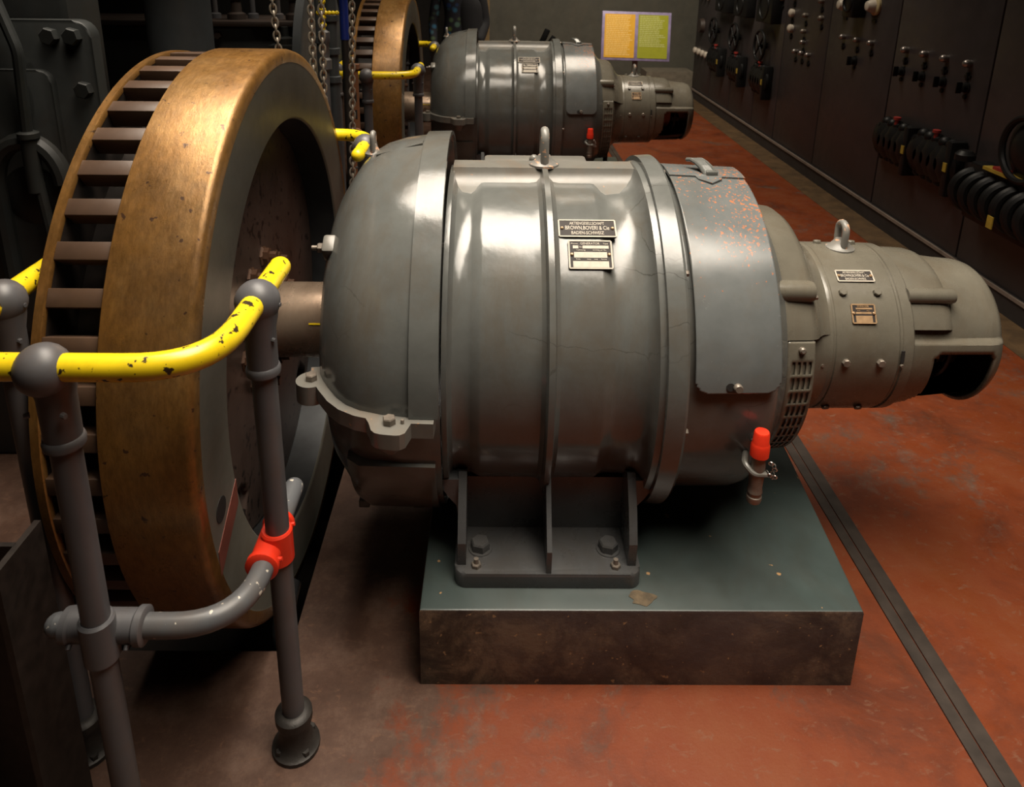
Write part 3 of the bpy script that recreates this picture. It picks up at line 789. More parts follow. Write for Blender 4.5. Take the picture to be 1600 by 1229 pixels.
    cp = [(vx + 0.016, -0.140), (vx + 0.023, -0.147), (vx + 0.030, -0.142), (vx + 0.034, -0.132), (vx + 0.031, -0.122), (vx + 0.024, -0.116), (vx + 0.029, -0.15), (vx + 0.036, -0.152)]
    for i, (x, z) in enumerate(cp):
        mb.torus((x, vy - 0.014, z), (0.4, 1, 0.3) if i % 2 else (1, 0.5, -0.2), 0.0052, 0.0016, 12, 6)
    mb.build('cap_chain', M['steel'], v)
    return g

gen1 = make_generator('large grey generator on the near plinth, nearest to the camera')
gen2 = copy_tree(gen1)
gen2.location = (0.0, YA + DY, PZ); gen2['label'] = 'grey generator farther back, partly hidden behind the near one'

# ------------------------------------------------------------------ flywheels
def make_flywheel(label):
    g = empty('flywheel', (0, YA, ZA), label, 'flywheel', 'flywheels in a row')
    mb = MB()
    prof = [(-0.722, 0.735), (-0.722, 0.745), (-0.718, 0.751), (-0.560, 0.751), (-0.549, 0.747), (-0.5436, 0.738), (-0.5436, 0.716)]
    mb.lathe(prof, n=160)
    mb.build('rim', M['rim'], g, smooth=40)
    mb = MB(); mb.lathe([(-0.5436, 0.716), (-0.5450, 0.712), (-0.5450, 0.571), (-0.548, 0.566), (-0.552, 0.564)], n=144)
    face = mb.build('rim_face', M['rimface'], g, smooth=40)
    MB().lathe([(-0.552, 0.564), (-0.700, 0.560)], n=144).build('inner_wall', M['innerwall'], face)
    # painted red index stripe and balance hole on the rim face
    mb = MB()
    w = 0.030
    P = []
    for t in (0, 1):
        for s in (-1, 1):
            a = R(-12.4 + (-16.4 + 12.4) * t); r = 0.574 + (0.714 - 0.574) * t
            P.append((-0.5435, -r * math.cos(a), r * math.sin(a) + s * w))
    mb.faces(P + [(x - 0.003, y, z) for x, y, z in P], [(0, 1, 3, 2), (4, 6, 7, 5), (0, 2, 6, 4), (1, 5, 7, 3), (0, 4, 5, 1), (2, 3, 7, 6)])
    mb.build('index_stripe', plain('faded_red_stripe', (0.16, 0.045, 0.03), 0.6), face, smooth=0)
    mb = MB(); a = R(-8.4); mb.turned((-0.5448, -0.657 * math.cos(a), 0.657 * math.sin(a)), (1, 0, 0), [(0, 0.026), (0.0012, 0.026)], 24)
    mb.build('balance_hole', M['dark'], face)
    # slotted barring ring on the engine side
    mb = MB()
    mb.lathe([(-0.849, 0.60), (-0.849, 0.738), (-0.845, 0.744), (-0.829, 0.744), (-0.826, 0.740), (-0.826, 0.732)], n=160)
    ring_strip = mb.build('barring_ring', M['rim'], g, smooth=40)
    nb = 52
    mb = MB()
    for i in range(nb):
        a = 360 * i / nb + 2.0
        f = frame_at(-0.7735, 0.741 - 0.022, a)
        mb.box(f.translation, (0.108, 0.036, 0.044), f, bev=0.002)
    mb.build('barring_slots', M['bar'], ring_strip, smooth=30)
    MB().lathe([(-0.8265, 0.741), (-0.828, 0.62), (-0.721, 0.62), (-0.7215, 0.744)], n=120).build('slot_bottom', M['slot'], ring_strip)
    # web with round lightening holes
    us = [0.10 + (0.566 - 0.10) * i / 40 for i in range(41)]; vs = [360 * i / 180 for i in range(181)]
    def wkeep(r, a):
        for k in range(2):
            c = R(-129 + 78 * k); x = r * math.cos(R(a)) - 0.490 * math.cos(c); y = r * math.sin(R(a)) - 0.490 * math.sin(c)
            if x * x + y * y < 0.050 ** 2: return False
        return True
    mb = MB(); mb.grid(lambda r, a: (-0.690, -r * math.cos(R(a)), r * math.sin(R(a))), us, vs, wkeep)
    bmesh.ops.remove_doubles(mb.bm, verts=mb.bm.verts[:], dist=1e-5)
    web = mb.build('web', M['web'], g, solid=0.05)
    mb = MB()
    for k in range(2):
        c = R(-129 + 78 * k); mb.torus((-0.688, -0.490 * math.cos(c), 0.490 * math.sin(c)), (1, 0, 0), 0.051, 0.006, 28, 8)
    mb.build('hole_rims', M['web'], web)
    MB().lathe([(-0.745, 0.60), (-0.745, 0.10)], n=80).build('web_back', M['slot'], web)
    mb = MB(); mb.lathe([(-0.72, 0.24), (-0.669, 0.24), (-0.665, 0.236), (-0.665, 0.10)], n=60)
    hub = mb.build('hub_flange', M['hub'], g)
    for k in range(10):
        a = 63 + 36 * k
        f = frame_at(-0.665, 0.182, a)
        mb = MB(); mb.hexbolt(f.translation, (1, 0, 0), 0.030, 0.032); mb.turned(f.translation + Vector((0.031, 0, 0)), (1, 0, 0), [(0, 0.024), (0.014, 0.024), (0.016, 0.014), (0.034, 0.013)], 8)
        mb.build('bolt', M['hub'], hub)
    mb = MB(); mb.lathe([(-0.95, 0.0), (-0.95, 0.105), (-0.40, 0.105), (-0.40, 0.0)], n=56)
    shaft = mb.build('shaft', M['shaft'], g)
    mb = MB(); f = frame_at(-0.455, 0.1055, 20); mb.box(f.translation, (0.07, 0.004, 0.0015), f)
    mb.build('index_line', M['yellow'], shaft)
    return g
fly1 = make_flywheel('huge near flywheel with golden brown rim and slotted edge')
fly2 = copy_tree(fly1); fly2.location = (0.0, YA + DY, ZA)
fly2['label'] = 'smaller-looking brown flywheel standing behind, beside the rear generator'

# ------------------------------------------------------------------ guard railings
def make_rail(label):
    X0, X1, Y0, Y1 = -0.88, -0.425, 1.005, 2.575
    zt, zl, r = 1.085, 0.545, 0.0215
    base = Vector((-0.65, 1.79, 0))
    g = empty('guard_railing', base, label, 'railing', 'railings round the flywheels')
    V = lambda x, y, z: Vector((x, y, z)) - base
    path = [V(X1, 1.395, zt), V(X1, Y0, zt), V(X0, Y0, zt), V(X0, Y1, zt), V(X1, Y1, zt), V(X1, 2.29, zt)]
    MB().tube(fillet(path, 0.13, 10), r, 20, round_end=True).build('handrail', M['yellow'], g, label='yellow handrail with chipped paint')
    # posts: (x, y) with ball joint on top
    for i, (x, y) in enumerate(((X1, 1.245), (-0.675, Y0), (X0, 1.235), (-0.65, Y1), (X1, 2.43), (X0, 2.3))):
        tee = 0.02 if i == 1 else 0.0
        p = MB().cyl(V(x, y + tee, 0.05), V(x, y + tee, zt - 0.06), 0.0235, n=24).build('post', M['pipe'], g)
        mb = MB(); mb.ball(V(x, y, zt - 0.004), 0.041, 24)
        mb.turned(V(x, y + tee, zt - 0.150), (0, 0, 1), [(0, 0.024), (0.001, 0.0315), (0.010, 0.0325), (0.016, 0.0305), (0.018, 0.0285), (0.09, 0.029), (0.115, 0.034), (0.135, 0.036)], 24)
        for dx, dy in ((0.04, 0), (-0.04, 0)):
            mb.turned(V(x + dx * 0.9, y + dy, zt - 0.01), (dx, dy - 0.01, 0), [(0, 0.005), (0.006, 0.004)], 8)
            mb.turned(V(x + dx * 0.62, y - 0.012, zt - 0.075), (dx, -0.02, 0), [(0, 0.005), (0.008, 0.004)], 8)
        mb.build('ball_joint', M['pipe'], p)
        mb = MB(); mb.turned(V(x, y + tee, 0.0), (0, 0, 1), [(0, 0.052), (0.010, 0.052), (0.014, 0.045), (0.030, 0.036), (0.055, 0.032), (0.075, 0.038), (0.082, 0.040), (0.098, 0.040), (0.104, 0.034), (0.106, 0.0245)], 24)
        for k in range(4):
            a = PI / 4 + PI / 2 * k; mb.hexbolt(V(x + 0.04 * math.cos(a), y + tee + 0.04 * math.sin(a), 0.010), (0, 0, 1), 0.009, 0.012)
        mb.build('base_flange', M['castiron'], p)
    # lower rail only runs on the open corner
    yl = Y0 + 0.045
    path = [V(X1 - 0.013, 1.415, zl), V(X1 - 0.013, yl, zl), V(-0.762, yl, zl)]
    MB().tube(fillet(path, 0.13, 10), r, 20, round_end=True).build('lower_rail', M['pipe_worn'], g, label='grey lower rail with paint worn to bright metal')
    c = V(-0.675, yl, zl)
    mb = MB()
    mb.turned(c + Vector((-0.072, 0, 0)), (1, 0, 0), [(0, 0.0305), (0.012, 0.032), (0.016, 0.029), (0.125, 0.029), (0.129, 0.0335), (0.141, 0.0335), (0.144, 0.029)], 24)
    mb.turned(V(-0.675, Y0 + 0.02, zl - 0.045), (0, 0, 1), [(0, 0.026), (0.004, 0.030), (0.086, 0.030), (0.09, 0.026)], 24)
    for dx in (-0.055, -0.01, 0.045):
        mb.turned(c + Vector((dx, -0.024, -0.018)), (0, -1, -0.6), [(0, 0.005), (0.008, 0.004)], 8)
    mb.build('cross_fitting', M['pipe'], g)
    c = V(X1 - 0.008, 1.245, zl)
    mb = MB()
    mb.turned(c + Vector((-0.008, -0.066, 0)), (0, 1, 0), [(0, 0.027), (0.003, 0.0325), (0.014, 0.0325), (0.017, 0.0285), (0.115, 0.0285), (0.118, 0.0325), (0.129, 0.0325), (0.132, 0.027)], 24)
    mb.turned(c + Vector((0.006, 0, -0.038)), (0, 0, 1), [(0, 0.028), (0.004, 0.031), (0.072, 0.031), (0.076, 0.028)], 24)
    for dy in (-0.045, 0.0, 0.05):
        mb.turned(c + Vector((0.02, dy, 0.004)), (1, 0, 0.2), [(0, 0.005), (0.008, 0.004)], 8)
    mb.build('red_coupling', M['red'], g, label='bright red pipe coupling')
    return g
rail1 = make_rail('near yellow and grey pipe railing around the large flywheel')
rail2 = copy_tree(rail1); rail2.location.y += 2.97; rail2.location.x += 0.0
rail2['label'] = 'farther yellow and grey pipe railing around the rear flywheel'

# ------------------------------------------------------------------ switchboard along the right wall
SEAMS = [1.95, 2.90, 3.87, 4.85, 5.85, 6.75, 7.36, 8.12, 8.90, 9.70]
def sb_panel(y0, y1, label):
    yc = (y0 + y1) / 2; w = y1 - y0
    g = empty('switchboard_panel', (XW, yc, 0), label, 'switchboard', 'switchboard panels along the wall')
    mb = MB(); mb.box((0.30, 0, 1.22), (0.60, w - 0.012, 2.20), bev=0.006); mb.build('panel', M['board'], g)
    mb = MB(); mb.box((0.285, 0, 0.06), (0.60, w, 0.12)); mb.build('base', M['boardbase'], g)
    mb = MB(); mb.box((-0.018, 0, 0.112), (0.012, w, 0.018)); mb.build('base_strip', M['strip'], g)
    return g, yc
def rel(yc, y, z, dx=0.0): return Vector((-dx, y - yc, z))
def lamp(g, yc, y, z, r=0.018, m='chrome', name='indicator_lamp', foot=True):
    mb = MB(); mb.turned(rel(yc, y, z), (-1, 0, 0), [(0, r * 0.9), (0.012, r * 0.9), (0.016, r), (0.030, r * 0.95), (0.040, r * 0.6), (0.043, r * 0.2)], 18)
    o = mb.build(name, M[m], g)
    if foot:
        mb = MB(); mb.box(rel(yc, y, z - 0.070, 0.004), (0.008, 0.055, 0.016), bev=0.002); mb.box(rel(yc, y, z - 0.070, 0.006), (0.012, 0.02, 0.045), bev=0.003)
        mb.build('lamp_tag', M['black'], o)
def switch(g, yc, y, z, r=0.026):
    mb = MB(); mb.turned(rel(yc, y, z), (-1, 0, 0), [(0, r * 1.2), (0.008, r * 1.2), (0.010, r), (0.030, r * 0.9), (0.034, r * 0.6)], 20)
    mb.box(rel(yc, y, z, 0.045), (0.03, 0.010, 0.062), bev=0.003)
    mb.turned(rel(yc, y, z - 0.05), (-1, 0, 0), [(0, 0.014), (0.01, 0.012)], 12)
    mb.build('selector_switch', M['black'], g)
def handwheel(g, yc, y, z, r=0.13):
    mb = MB(); c = rel(yc, y, z, 0.07)
    mb.torus(c, (1, 0, 0), r, 0.013, 36, 10)
    for k in range(4):
        a = PI / 4 + k * PI / 2; mb.cyl(c, c + Vector((0, math.cos(a), math.sin(a))) * r, 0.009, n=8)
    mb.turned(rel(yc, y, z), (-1, 0, 0), [(0, 0.03), (0.05, 0.028), (0.085, 0.022), (0.09, 0.01)], 16)
    mb.build('handwheel', M['black'], g)
def breaker(g, yc, y, z, w=0.36, h=0.24, red=True):
    mb = MB(); mb.box(rel(yc, y, z, 0.03), (0.06, w, h * 0.8), bev=0.01)
    for k in range(5):
        yy = y + w * (0.40 - 0.19 * k)
        mb.turned(rel(yc, yy, z - 0.01 * (k % 2), 0.02) + Vector((-0.03, 0, 0)), (-1, 0, 0), [(0, h * 0.42), (0.02, h * 0.42), (0.03, h * 0.33), (0.05, h * 0.2)], 18)
        mb.ball(rel(yc, yy, z + h * 0.42, 0.04), h * 0.14, 12)
        mb.ball(rel(yc, yy, z - h * 0.44, 0.04), h * 0.12, 12)
    mb.box(rel(yc, y - w * 0.5, z - 0.01, 0.05), (0.09, 0.05, h * 1.2), bev=0.008)
    mb.tube(fillet([rel(yc, y + w * .45, z - h * .35, 0.07), rel(yc, y + w * .55, z, 0.09), rel(yc, y + w * .45, z + h * .35, 0.07)], 0.05), 0.012, 8)
    o = mb.build('circuit_breaker', M['black'], g)
    if red:
        MB().turned(rel(yc, y, z + h * 0.46, 0.06), (0, 0, 1), [(0, 0.012), (0.03, 0.012), (0.033, 0.022), (0.048, 0.022), (0.05, 0.015)], 16).build('red_knob', M['red_dim'], o, label='small dull red knob')
    MB().box(rel(yc, y - w * 0.5, z, 0.098), (0.006, 0.03, 0.05)).build('yellow_tag', M['tag'], o)
def meter(g, yc, y, z, w=0.2, h=0.22):
    mb = MB(); mb.box(rel(yc, y, z, 0.05), (0.10, w, h), bev=0.012); mb.torus(rel(yc, y, z, 0.10), (1, 0, 0), min(w, h) * 0.38, 0.010, 28, 8)
    mb.build('meter', M['black'], g)
def biglamp(g, yc, y, z):
    mb = MB(); mb.turned(rel(yc, y, z), (-1, 0, 0), [(0, 0.062), (0.015, 0.064), (0.02, 0.058), (0.024, 0.05)], 28)
    o = mb.build('lamp_ring', M['cream'], g)
    MB().turned(rel(yc, y, z, 0.02), (-1, 0, 0), [(0, 0.046), (0.02, 0.044), (0.05, 0.03), (0.056, 0.012)], 24).build('lamp_lens', M['white'], o)
    MB().box(rel(yc, y, z - 0.10, 0.004), (0.008, 0.05, 0.02)).build('lamp_tag', M['black'], o)

g, c = sb_panel(1.95, 2.90, 'switchboard panel nearest the camera at the right edge of the photo')
g, c = sb_panel(2.90, 3.87, 'switchboard panel with big black coil gear and red and yellow strip')
mb = MB(); ctr = rel(c, 3.50, 0.56, 0.10)
mb.box(rel(c, 3.45, 0.56, 0.05), (0.10, 0.60, 0.30), bev=0.012)
for k in range(7):
    mb.torus(rel(c, 3.72 - 0.085 * k, 0.56, 0.07), (0.25, 1, 0), 0.10, 0.026, 28, 10)
mb.turned(rel(c, 3.80, 0.70, 0.10), (0, 0, 1), [(0, 0.05), (0.03, 0.05), (0.05, 0.03)], 16)
coil = mb.build('coil_gear', M['black'], g)
MB().box(rel(c, 3.43, 0.712, 0.10), (0.05, 0.36, 0.016)).build('yellow_strip', M['tag'], coil)
MB().box(rel(c, 3.50, 0.728, 0.10), (0.04, 0.09, 0.014)).build('red_strip', M['red_dim'], coil)
MB().box(rel(c, 3.38, 0.50, 0.195), (0.006, 0.04, 0.06)).build('yellow_tag', M['tag'], coil)
mb = MB(); mb.turned(rel(c, 3.36, 0.86), (-1, 0, 0), [(0, 0.16), (0.08, 0.16), (0.10, 0.12), (0.14, 0.06)], 30); mb.torus(rel(c, 3.36, 0.86, 0.12), (1, 0, 0), 0.15, 0.016, 32, 8)
mb.build('rheostat', M['black'], g)
switch(g, c, 3.43, 1.02)
lamp(g, c, 3.42, 1.17)
g, c = sb_panel(3.87, 4.85, 'switchboard panel with four silver lamps above two black breakers')
for y in (4.704, 4.486, 4.276, 4.056): lamp(g, c, y, 1.17, 0.022)
for y, z in ((4.72, 1.034), (4.49, 1.036), (4.27, 1.038), (4.05, 1.04)): switch(g, c, y, z)
breaker(g, c, 4.58, 0.605, 0.36, 0.25); breaker(g, c, 4.15, 0.615, 0.38, 0.26)
g, c = sb_panel(4.85, 5.85, 'switchboard panel with two large white lamps and three small silver lamps')
biglamp(g, c, 5.60, 1.395); biglamp(g, c, 5.17, 1.41); meter(g, c, 5.385, 1.42, 0.16, 0.20)
for y in (5.575, 5.354, 5.148): lamp(g, c, y, 1.166, 0.020)
switch(g, c, 5.365, 1.017, 0.03)
g, c = sb_panel(5.85, 6.75, 'switchboard panel dotted with small white and grey lamp caps')
for y, z, r, m in ((6.594, 1.27, 0.036, 'white'), (6.581, 1.14, 0.036, 'white'), (6.30, 1.27, 0.02, 'bolt'), (6.30, 1.14, 0.02, 'bolt'), (5.99, 1.27, 0.022, 'bolt'), (6.02, 1.40, 0.022, 'bolt'), (6.58, 1.41, 0.034, 'white'),
                   (6.287, 1.052, 0.02, 'chrome'), (6.423, 0.962, 0.02, 'chrome'), (6.285, 0.963, 0.02, 'chrome'), (6.153, 0.963, 0.02, 'chrome')):
    lamp(g, c, y, z, r, m)
g, c = sb_panel(6.75, 7.36, 'switchboard panel with handwheel over breaker, third from the end wall')
handwheel(g, c, 7.15, 0.93, 0.14); breaker(g, c, 7.10, 0.62, 0.36, 0.26); meter(g, c, 7.05, 1.30, 0.40, 0.30); lamp(g, c, 6.85, 1.38, 0.026, 'bolt')
g, c = sb_panel(7.36, 8.12, 'switchboard panel with handwheel over breaker, middle one of the three wheels')
handwheel(g, c, 7.95, 0.93, 0.14); breaker(g, c, 7.84, 0.62, 0.38, 0.26); meter(g, c, 7.75, 1.28, 0.40, 0.25); lamp(g, c, 7.86, 0.66, 0.03, 'chrome', 'push_button', False)
g, c = sb_panel(8.12, 8.90, 'switchboard panel with handwheel and breaker next to the white knobs')
handwheel(g, c, 8.72, 0.93, 0.14); breaker(g, c, 8.58, 0.62, 0.42, 0.26); meter(g, c, 8.4, 1.27, 0.45, 0.22)
g, c = sb_panel(8.90, 9.70, 'last switchboard panel by the end wall with four white knobs in a row')
for y in (9.62, 9.45, 9.28, 9.12): lamp(g, c, y, 0.605, 0.042, 'white', 'white_knob', False)
mb = MB(); mb.turned(rel(c, 9.4, 0.93), (-1, 0, 0), [(0, 0.09), (0.05, 0.08)], 16); mb.build('dial', M['rustdark'], g)
for y in (9.5, 9.35, 9.2): lamp(g, c, y, 1.27, 0.03, 'white', 'white_knob', False)

# ------------------------------------------------------------------ information sign by the far generator
sy = 8.0
g = empty('information_sign', (1.509, sy, 0), 'lilac framed sign with orange and olive text sheets on a stand', 'sign')
tilt = Matrix.Rotation(R(-12), 4, 'X') @ Matrix.Rotation(R(1.2), 4, 'Y')
K = 1.235
O = Vector((-0.013, 0, 0.922))
mb = MB(); mb.box(O, (0.588 * K, 0.024, 0.412 * K), tilt, bev=0.004); fr = mb.build('frame', M['lilac'], g)
for nm, cx, w, m, ink, rows, ragged in (('orange_sheet', -0.142, 0.258, 'sign_o', 'ink_o', 22, 0.05), ('olive_sheet', 0.142, 0.254, 'sign_g', 'ink_g', 17, 0.06)):
    mb = MB(); mb.box(O + tilt.to_3x3() @ Vector((cx * K, -0.013, 0)), (w * K, 0.004, 0.366 * K), tilt); sh = mb.build(nm, M[m], g)
    mb = MB()
    for k in range(rows):
        ln = w - 0.03 - random.random() * ragged
        z = 0.168 - k * 0.0155
        x = cx - w / 2 + 0.012
        end = x + ln
        while x < end:
            q = min(random.uniform(0.010, 0.030), end - x)
            mb.box(O + tilt.to_3x3() @ Vector(((x + q / 2) * K, -0.0155, z * K)), (q * K, 0.001, 0.0085 * K), tilt); x += q + 0.004
    mb.build('text_lines', M[ink], sh, smooth=0)
MB().box((0.0, 0.035, 0.40), (0.055, 0.03, 0.80), bev=0.004).build('stand_post', M['stand'], g)
mb = MB(); mb.box((0.01, 0.03, 0.008), (0.34, 0.30, 0.016), bev=0.004); mb.build('stand_foot', M['stand'], g)

# black slanted fittings behind the far generator
g = empty('slanted_fitting', (0.41, 6.0, 0), 'black slanted fitting showing just above the rear generator', 'fitting')
MB().turned((0, 0, 0), (0, 0, 1), [(0, 0.14), (0.015, 0.14), (0.02, 0.02), (1.04, 0.014)], 20).build('stand', M['black'], g)
mb = MB(); mb.box((-0.012, 0, 1.10), (0.042, 0.06, 0.13), Matrix.Rotation(R(24), 4, 'Y'), bev=0.006); mb.build('slanted_head', M['black'], g)
mb = MB(); mb.box((0.045, 0, 1.075), (0.034, 0.05, 0.075), Matrix.Rotation(R(34), 4, 'Y'), bev=0.006); mb.build('handle', M['black'], g)

# ------------------------------------------------------------------ background left: engines, column, pipes, chains
def engine(x1, y0, label):
    g = empty('engine', (x1 - 0.9, y0 + 0.25, 0), label, 'engine', 'engines behind the flywheels')
    W = lambda x, y, z: Vector((x, y, z)) - Vector((x1 - 0.9, y0 + 0.25, 0))
    c = W(x1 - 0.90, y0 + 0.17, 0.62)
    mb = MB(); mb.box(c, (1.72, 0.24, 1.24), bev=0.02); mb.build('crankcase', M['engine'], g)
    mb = MB(); mb.box(W(x1 - 0.92, y0 + 0.17, 1.50), (1.66, 0.20, 0.60), bev=0.03); mb.build('cylinder_block', M['engine'], g)
    mb = MB(); mb.prism([(x, z) for x, z in rrect(1.0, 1.05, 0.05)], 0, 0.05, fn=lambda x, z, y: W(x1 - 0.50 + x, y0 + 0.052 - y, 0.975 + z), bev=0.008)
    mb.prism([(x, z) for x, z in rrect(0.86, 0.84, 0.04)], 0, 0.025, fn=lambda x, z, y: W(x1 - 0.55 + x, y0 - y, 0.94 + z), bev=0.006)
    cov = mb.build('side_cover', M['engine'], g)
    for x, z in ((-0.05, 1.455), (-0.115, 1.455), (-0.038, 1.30), (-0.038, 1.12), (-0.038, 0.9), (-0.35, 1.455), (-0.6, 1.455)):
        MB().hexbolt(W(x1 + x, y0 + 0.003, z), (0, -1, 0), 0.026, 0.026).build('bolt', M['engine'], cov)
    mb = MB()
    mb.tube([W(x1 - 0.225 + 0.10 * math.cos(R(t)), y0 - 0.03, 1.02 + 0.13 * math.sin(R(t))) for t in range(0, 181, 12)] + [W(x1 - 0.325, y0 - 0.03, 0.7)], 0.028, 10)
    mb.turned(W(x1 - 0.225, y0, 0.98), (0, -1, 0), [(0, 0.10), (0.02, 0.10), (0.03, 0.085)], 28)
    mb.build('hand_hole_hump', M['engine'], cov)
    mb = MB(); mb.tube(fillet([W(x1 - 0.24, y0 - 0.05, 1.75), W(x1 - 0.225, y0 - 0.05, 1.56), W(x1 - 0.18, y0 - 0.06, 1.42), W(x1 - 0.20, y0 - 0.05, 1.17), W(x1 - 0.18, y0 - 0.05, 0.9), W(x1 - 0.17, y0 - 0.03, 0.5)], 0.12), 0.016, 10)
    mb.turned(W(x1 - 0.20, y0 - 0.05, 1.0), (0.02, 0, 1), [(0, 0.024), (0.16, 0.024), (0.165, 0.030), (0.18, 0.030), (0.185, 0.02)], 14)
    mb.build('conduit', M['engine'], g)
    return g
engine(-1.165, 2.2, 'dark grey engine with bolted cover and conduit left of the near flywheel')

# machine frame behind the near flywheel
g = empty('engine', (-1.62, 4.5, 0), 'grey green engine frame with rusty ledges behind the near flywheel', 'engine', 'engines behind the flywheels')
mb = MB(); mb.box((-0.13, 0.0, 0.66), (1.48, 0.70, 1.32), bev=0.015); mb.build('frame_box', M['engine'], g)
mb = MB(); mb.box((-0.13, -0.02, 1.335), (1.52, 0.76, 0.03), bev=0.005); mb.build('ledge', M['rustdark'], g)
mb = MB(); mb.box((-0.13, 0.22, 1.7), (1.4, 0.3, 0.72), bev=0.01); mb.build('upper_housing', M['engine'], g)
for x in (-0.78, -0.70, -0.62, 0.06, 0.27, 0.41):
    mb = MB(); mb.cyl((x, -0.2, 1.34), (x, -0.2, 2.05), 0.014, n=12); mb.turned((x, -0.2, 1.345), (0, 0, 1), [(0, 0.03), (0.03, 0.03), (0.035, 0.02)], 12)
    mb.build('push_rod', M['pipe'], g)
for x in (-0.66, 0.2, 0.52):
    mb = MB(); mb.turned((x, -0.27, 1.35), (0, 0, 1), [(0, 0.05), (0.03, 0.05), (0.04, 0.03), (0.10, 0.028), (0.11, 0.04), (0.14, 0.04), (0.15, 0.015), (0.2, 0.012)], 14)
    mb.build('valve_bonnet', M['rustdark'], g)
for x, z in ((-0.72, 1.27), (0.12, 1.27), (0.5, 1.18)):
    MB().hexbolt((x, -0.35, z), (0, -1, 0), 0.022, 0.03).build('bolt', M['rustdark'], g)
mb = MB(); mb.box((0.50, -0.42, 1.22), (0.14, 0.16, 0.03), bev=0.004); mb.cyl((0.50, -0.42, 0.0), (0.50, -0.42, 1.22), 0.06, n=20); mb.turned((0.50, -0.42, 1.235), (0, 0, 1), [(0, 0.05), (0.03, 0.05), (0.04, 0.02), (0.09, 0.018)], 14)
mb.build('side_bracket', M['engine'], g)

mb = MB(); mb.turned((0, 0, 0), (0, 0, 1), [(0, 0.20), (0.05, 0.20), (0.06, 0.146), (4.78, 0.146)], 40)
o = mb.build('round_column', M['column'], None, (-1.48, 3.6, 0)); tag(o, 'blue grey round column rising behind the near flywheel', 'column')

g = empty('belt_pulley', (-0.945, 4.12, 0), 'pale grey pulley disc seen between the chains and engine frame', 'pulley')
mb = MB(); mb.lathe([(-0.025, 0.0), (-0.025, 0.50), (-0.02, 0.515), (0.02, 0.515), (0.025, 0.50), (0.025, 0.0)], n=72); mb.build('disc', M['column'], g, (0, 0, 1.12))
MB().box((0, 0, 0.32), (0.05, 0.3, 0.64), bev=0.01).build('bearing_stand', M['engine'], g)

def pipe(x, y, z0, z1, r, m, label, collars=()):
    mb = MB(); mb.cyl((0, 0, z0), (0, 0, z1), r, n=20)
    for z in collars: mb.turned((0, 0, z), (0, 0, 1), [(0, r * 1.02), (0.004, r * 1.35), (0.03, r * 1.35), (0.034, r * 1.02)], 20)
    o = mb.build('standpipe', M[m], None, (x, y, 0)); return tag(o, label, 'pipe', 'standpipes by the rear flywheel')
pipe(-0.800, 3.5, 0, 4.8, 0.018, 'column', 'narrow grey standpipe just right of the yellow valve handle', (1.0, 1.30))
pipe(-0.745, 3.5, 0, 4.8, 0.026, 'column', 'thicker grey standpipe left of the blue pipe', (1.12, 1.25, 1.4))
o = pipe(-0.706, 3.60, 1.31, 4.8, 0.021, 'blue', 'dark blue pipe coming down from above beside the grey standpipes', ())
MB().cyl((0, 0, 0), (0, 0, 1.31), 0.018, n=16).build('lower_section', M['castiron'], o, label='black lower section')

mb = MB(); mb.cyl((0, 0, 0), (0, 0, 1.36), 0.015, n=16); mb.turned((0, 0, 1.20), (0, 0, 1), [(0, 0.015), (0.01, 0.028), (0.05, 0.028), (0.06, 0.02), (0.12, 0.02), (0.13, 0.026), (0.17, 0.026), (0.18, 0.012)], 16)
g = empty('valve_pipe', (-0.742, 3.32, 0), 'grey valve pipe topped by a yellow cross handle between the chains', 'valve')
mb.build('valve_stem', M['pipe'], g)
mb = MB(); mb.cyl((0, 0, 1.375), (0, 0, 1.54), 0.008, n=12)
for k in range(5): mb.ball((0, 0, 1.40 + 0.033 * k), 0.015, 12, (1, 1, 0.8))
for k in range(6): mb.ball((-0.018 + 0.016 * k, -0.004, 1.452), 0.010, 10)
mb.cyl((-0.02, 0, 1.452), (0.062, 0, 1.452), 0.006, n=10)
mb.build('cross_handle', M['yellow'], g, label='yellow cross-shaped handle')

def chain(p0, p1, label, pitch=0.026):
    p0, p1 = Vector(p0), Vector(p1); d = p1 - p0; n = int(d.length / pitch); t = d.normalized()
    u = Vector((1, 0.35, 0)); u = (u - t * u.dot(t)).normalized(); w = t.cross(u)
    mb = MB()
    for i in range(n + 1):
        c = p0 + t * pitch * i - p0
        s = u if i % 2 else w
        pts = []
        for k in range(12):
            a = 2 * PI * k / 12
            pts.append(c + t * (0.0200 * math.sin(a)) + s * (0.0115 * math.cos(a)))
        mb.tube(pts, 0.0046, 6, closed=True)
    o = mb.build('hoist_chain', M['chain'], None, p0)
    return tag(o, label, 'chain', 'hoist chains')
ZC = 2.55
def through(a, b):
    a, b = Vector(a), Vector(b); d = (a - b) / (a.z - b.z)
    return b + d * (ZC - b.z), b + d * (0.012 - b.z)
chain(*through((-0.865, 3.0, 1.521), (-0.853, 3.0, 1.336)), 'leftmost hoist chain hanging in front of the rusty engine frame')
chain(*through((-0.715, 3.0, 1.522), (-0.720, 3.0, 1.274)), 'left strand of the paired hoist chains before the pale pulley')
chain(*through((-0.684, 3.04, 1.522), (-0.690, 3.04, 1.231)), 'right strand of the paired hoist chains next to the yellow handle')
chain(*through((-0.6, 3.25, 1.513), (-0.622, 3.25, 0.97)), 'rightmost hoist chain hanging beside the blue pipe and rusty bar')
mb = MB()
mb.box((0, 0, 0.12), (2.6, 0.12, 0.012)); mb.box((0, 0, 0), (2.6, 0.014, 0.24)); mb.box((0, 0, -0.12), (2.6, 0.34, 0.016))
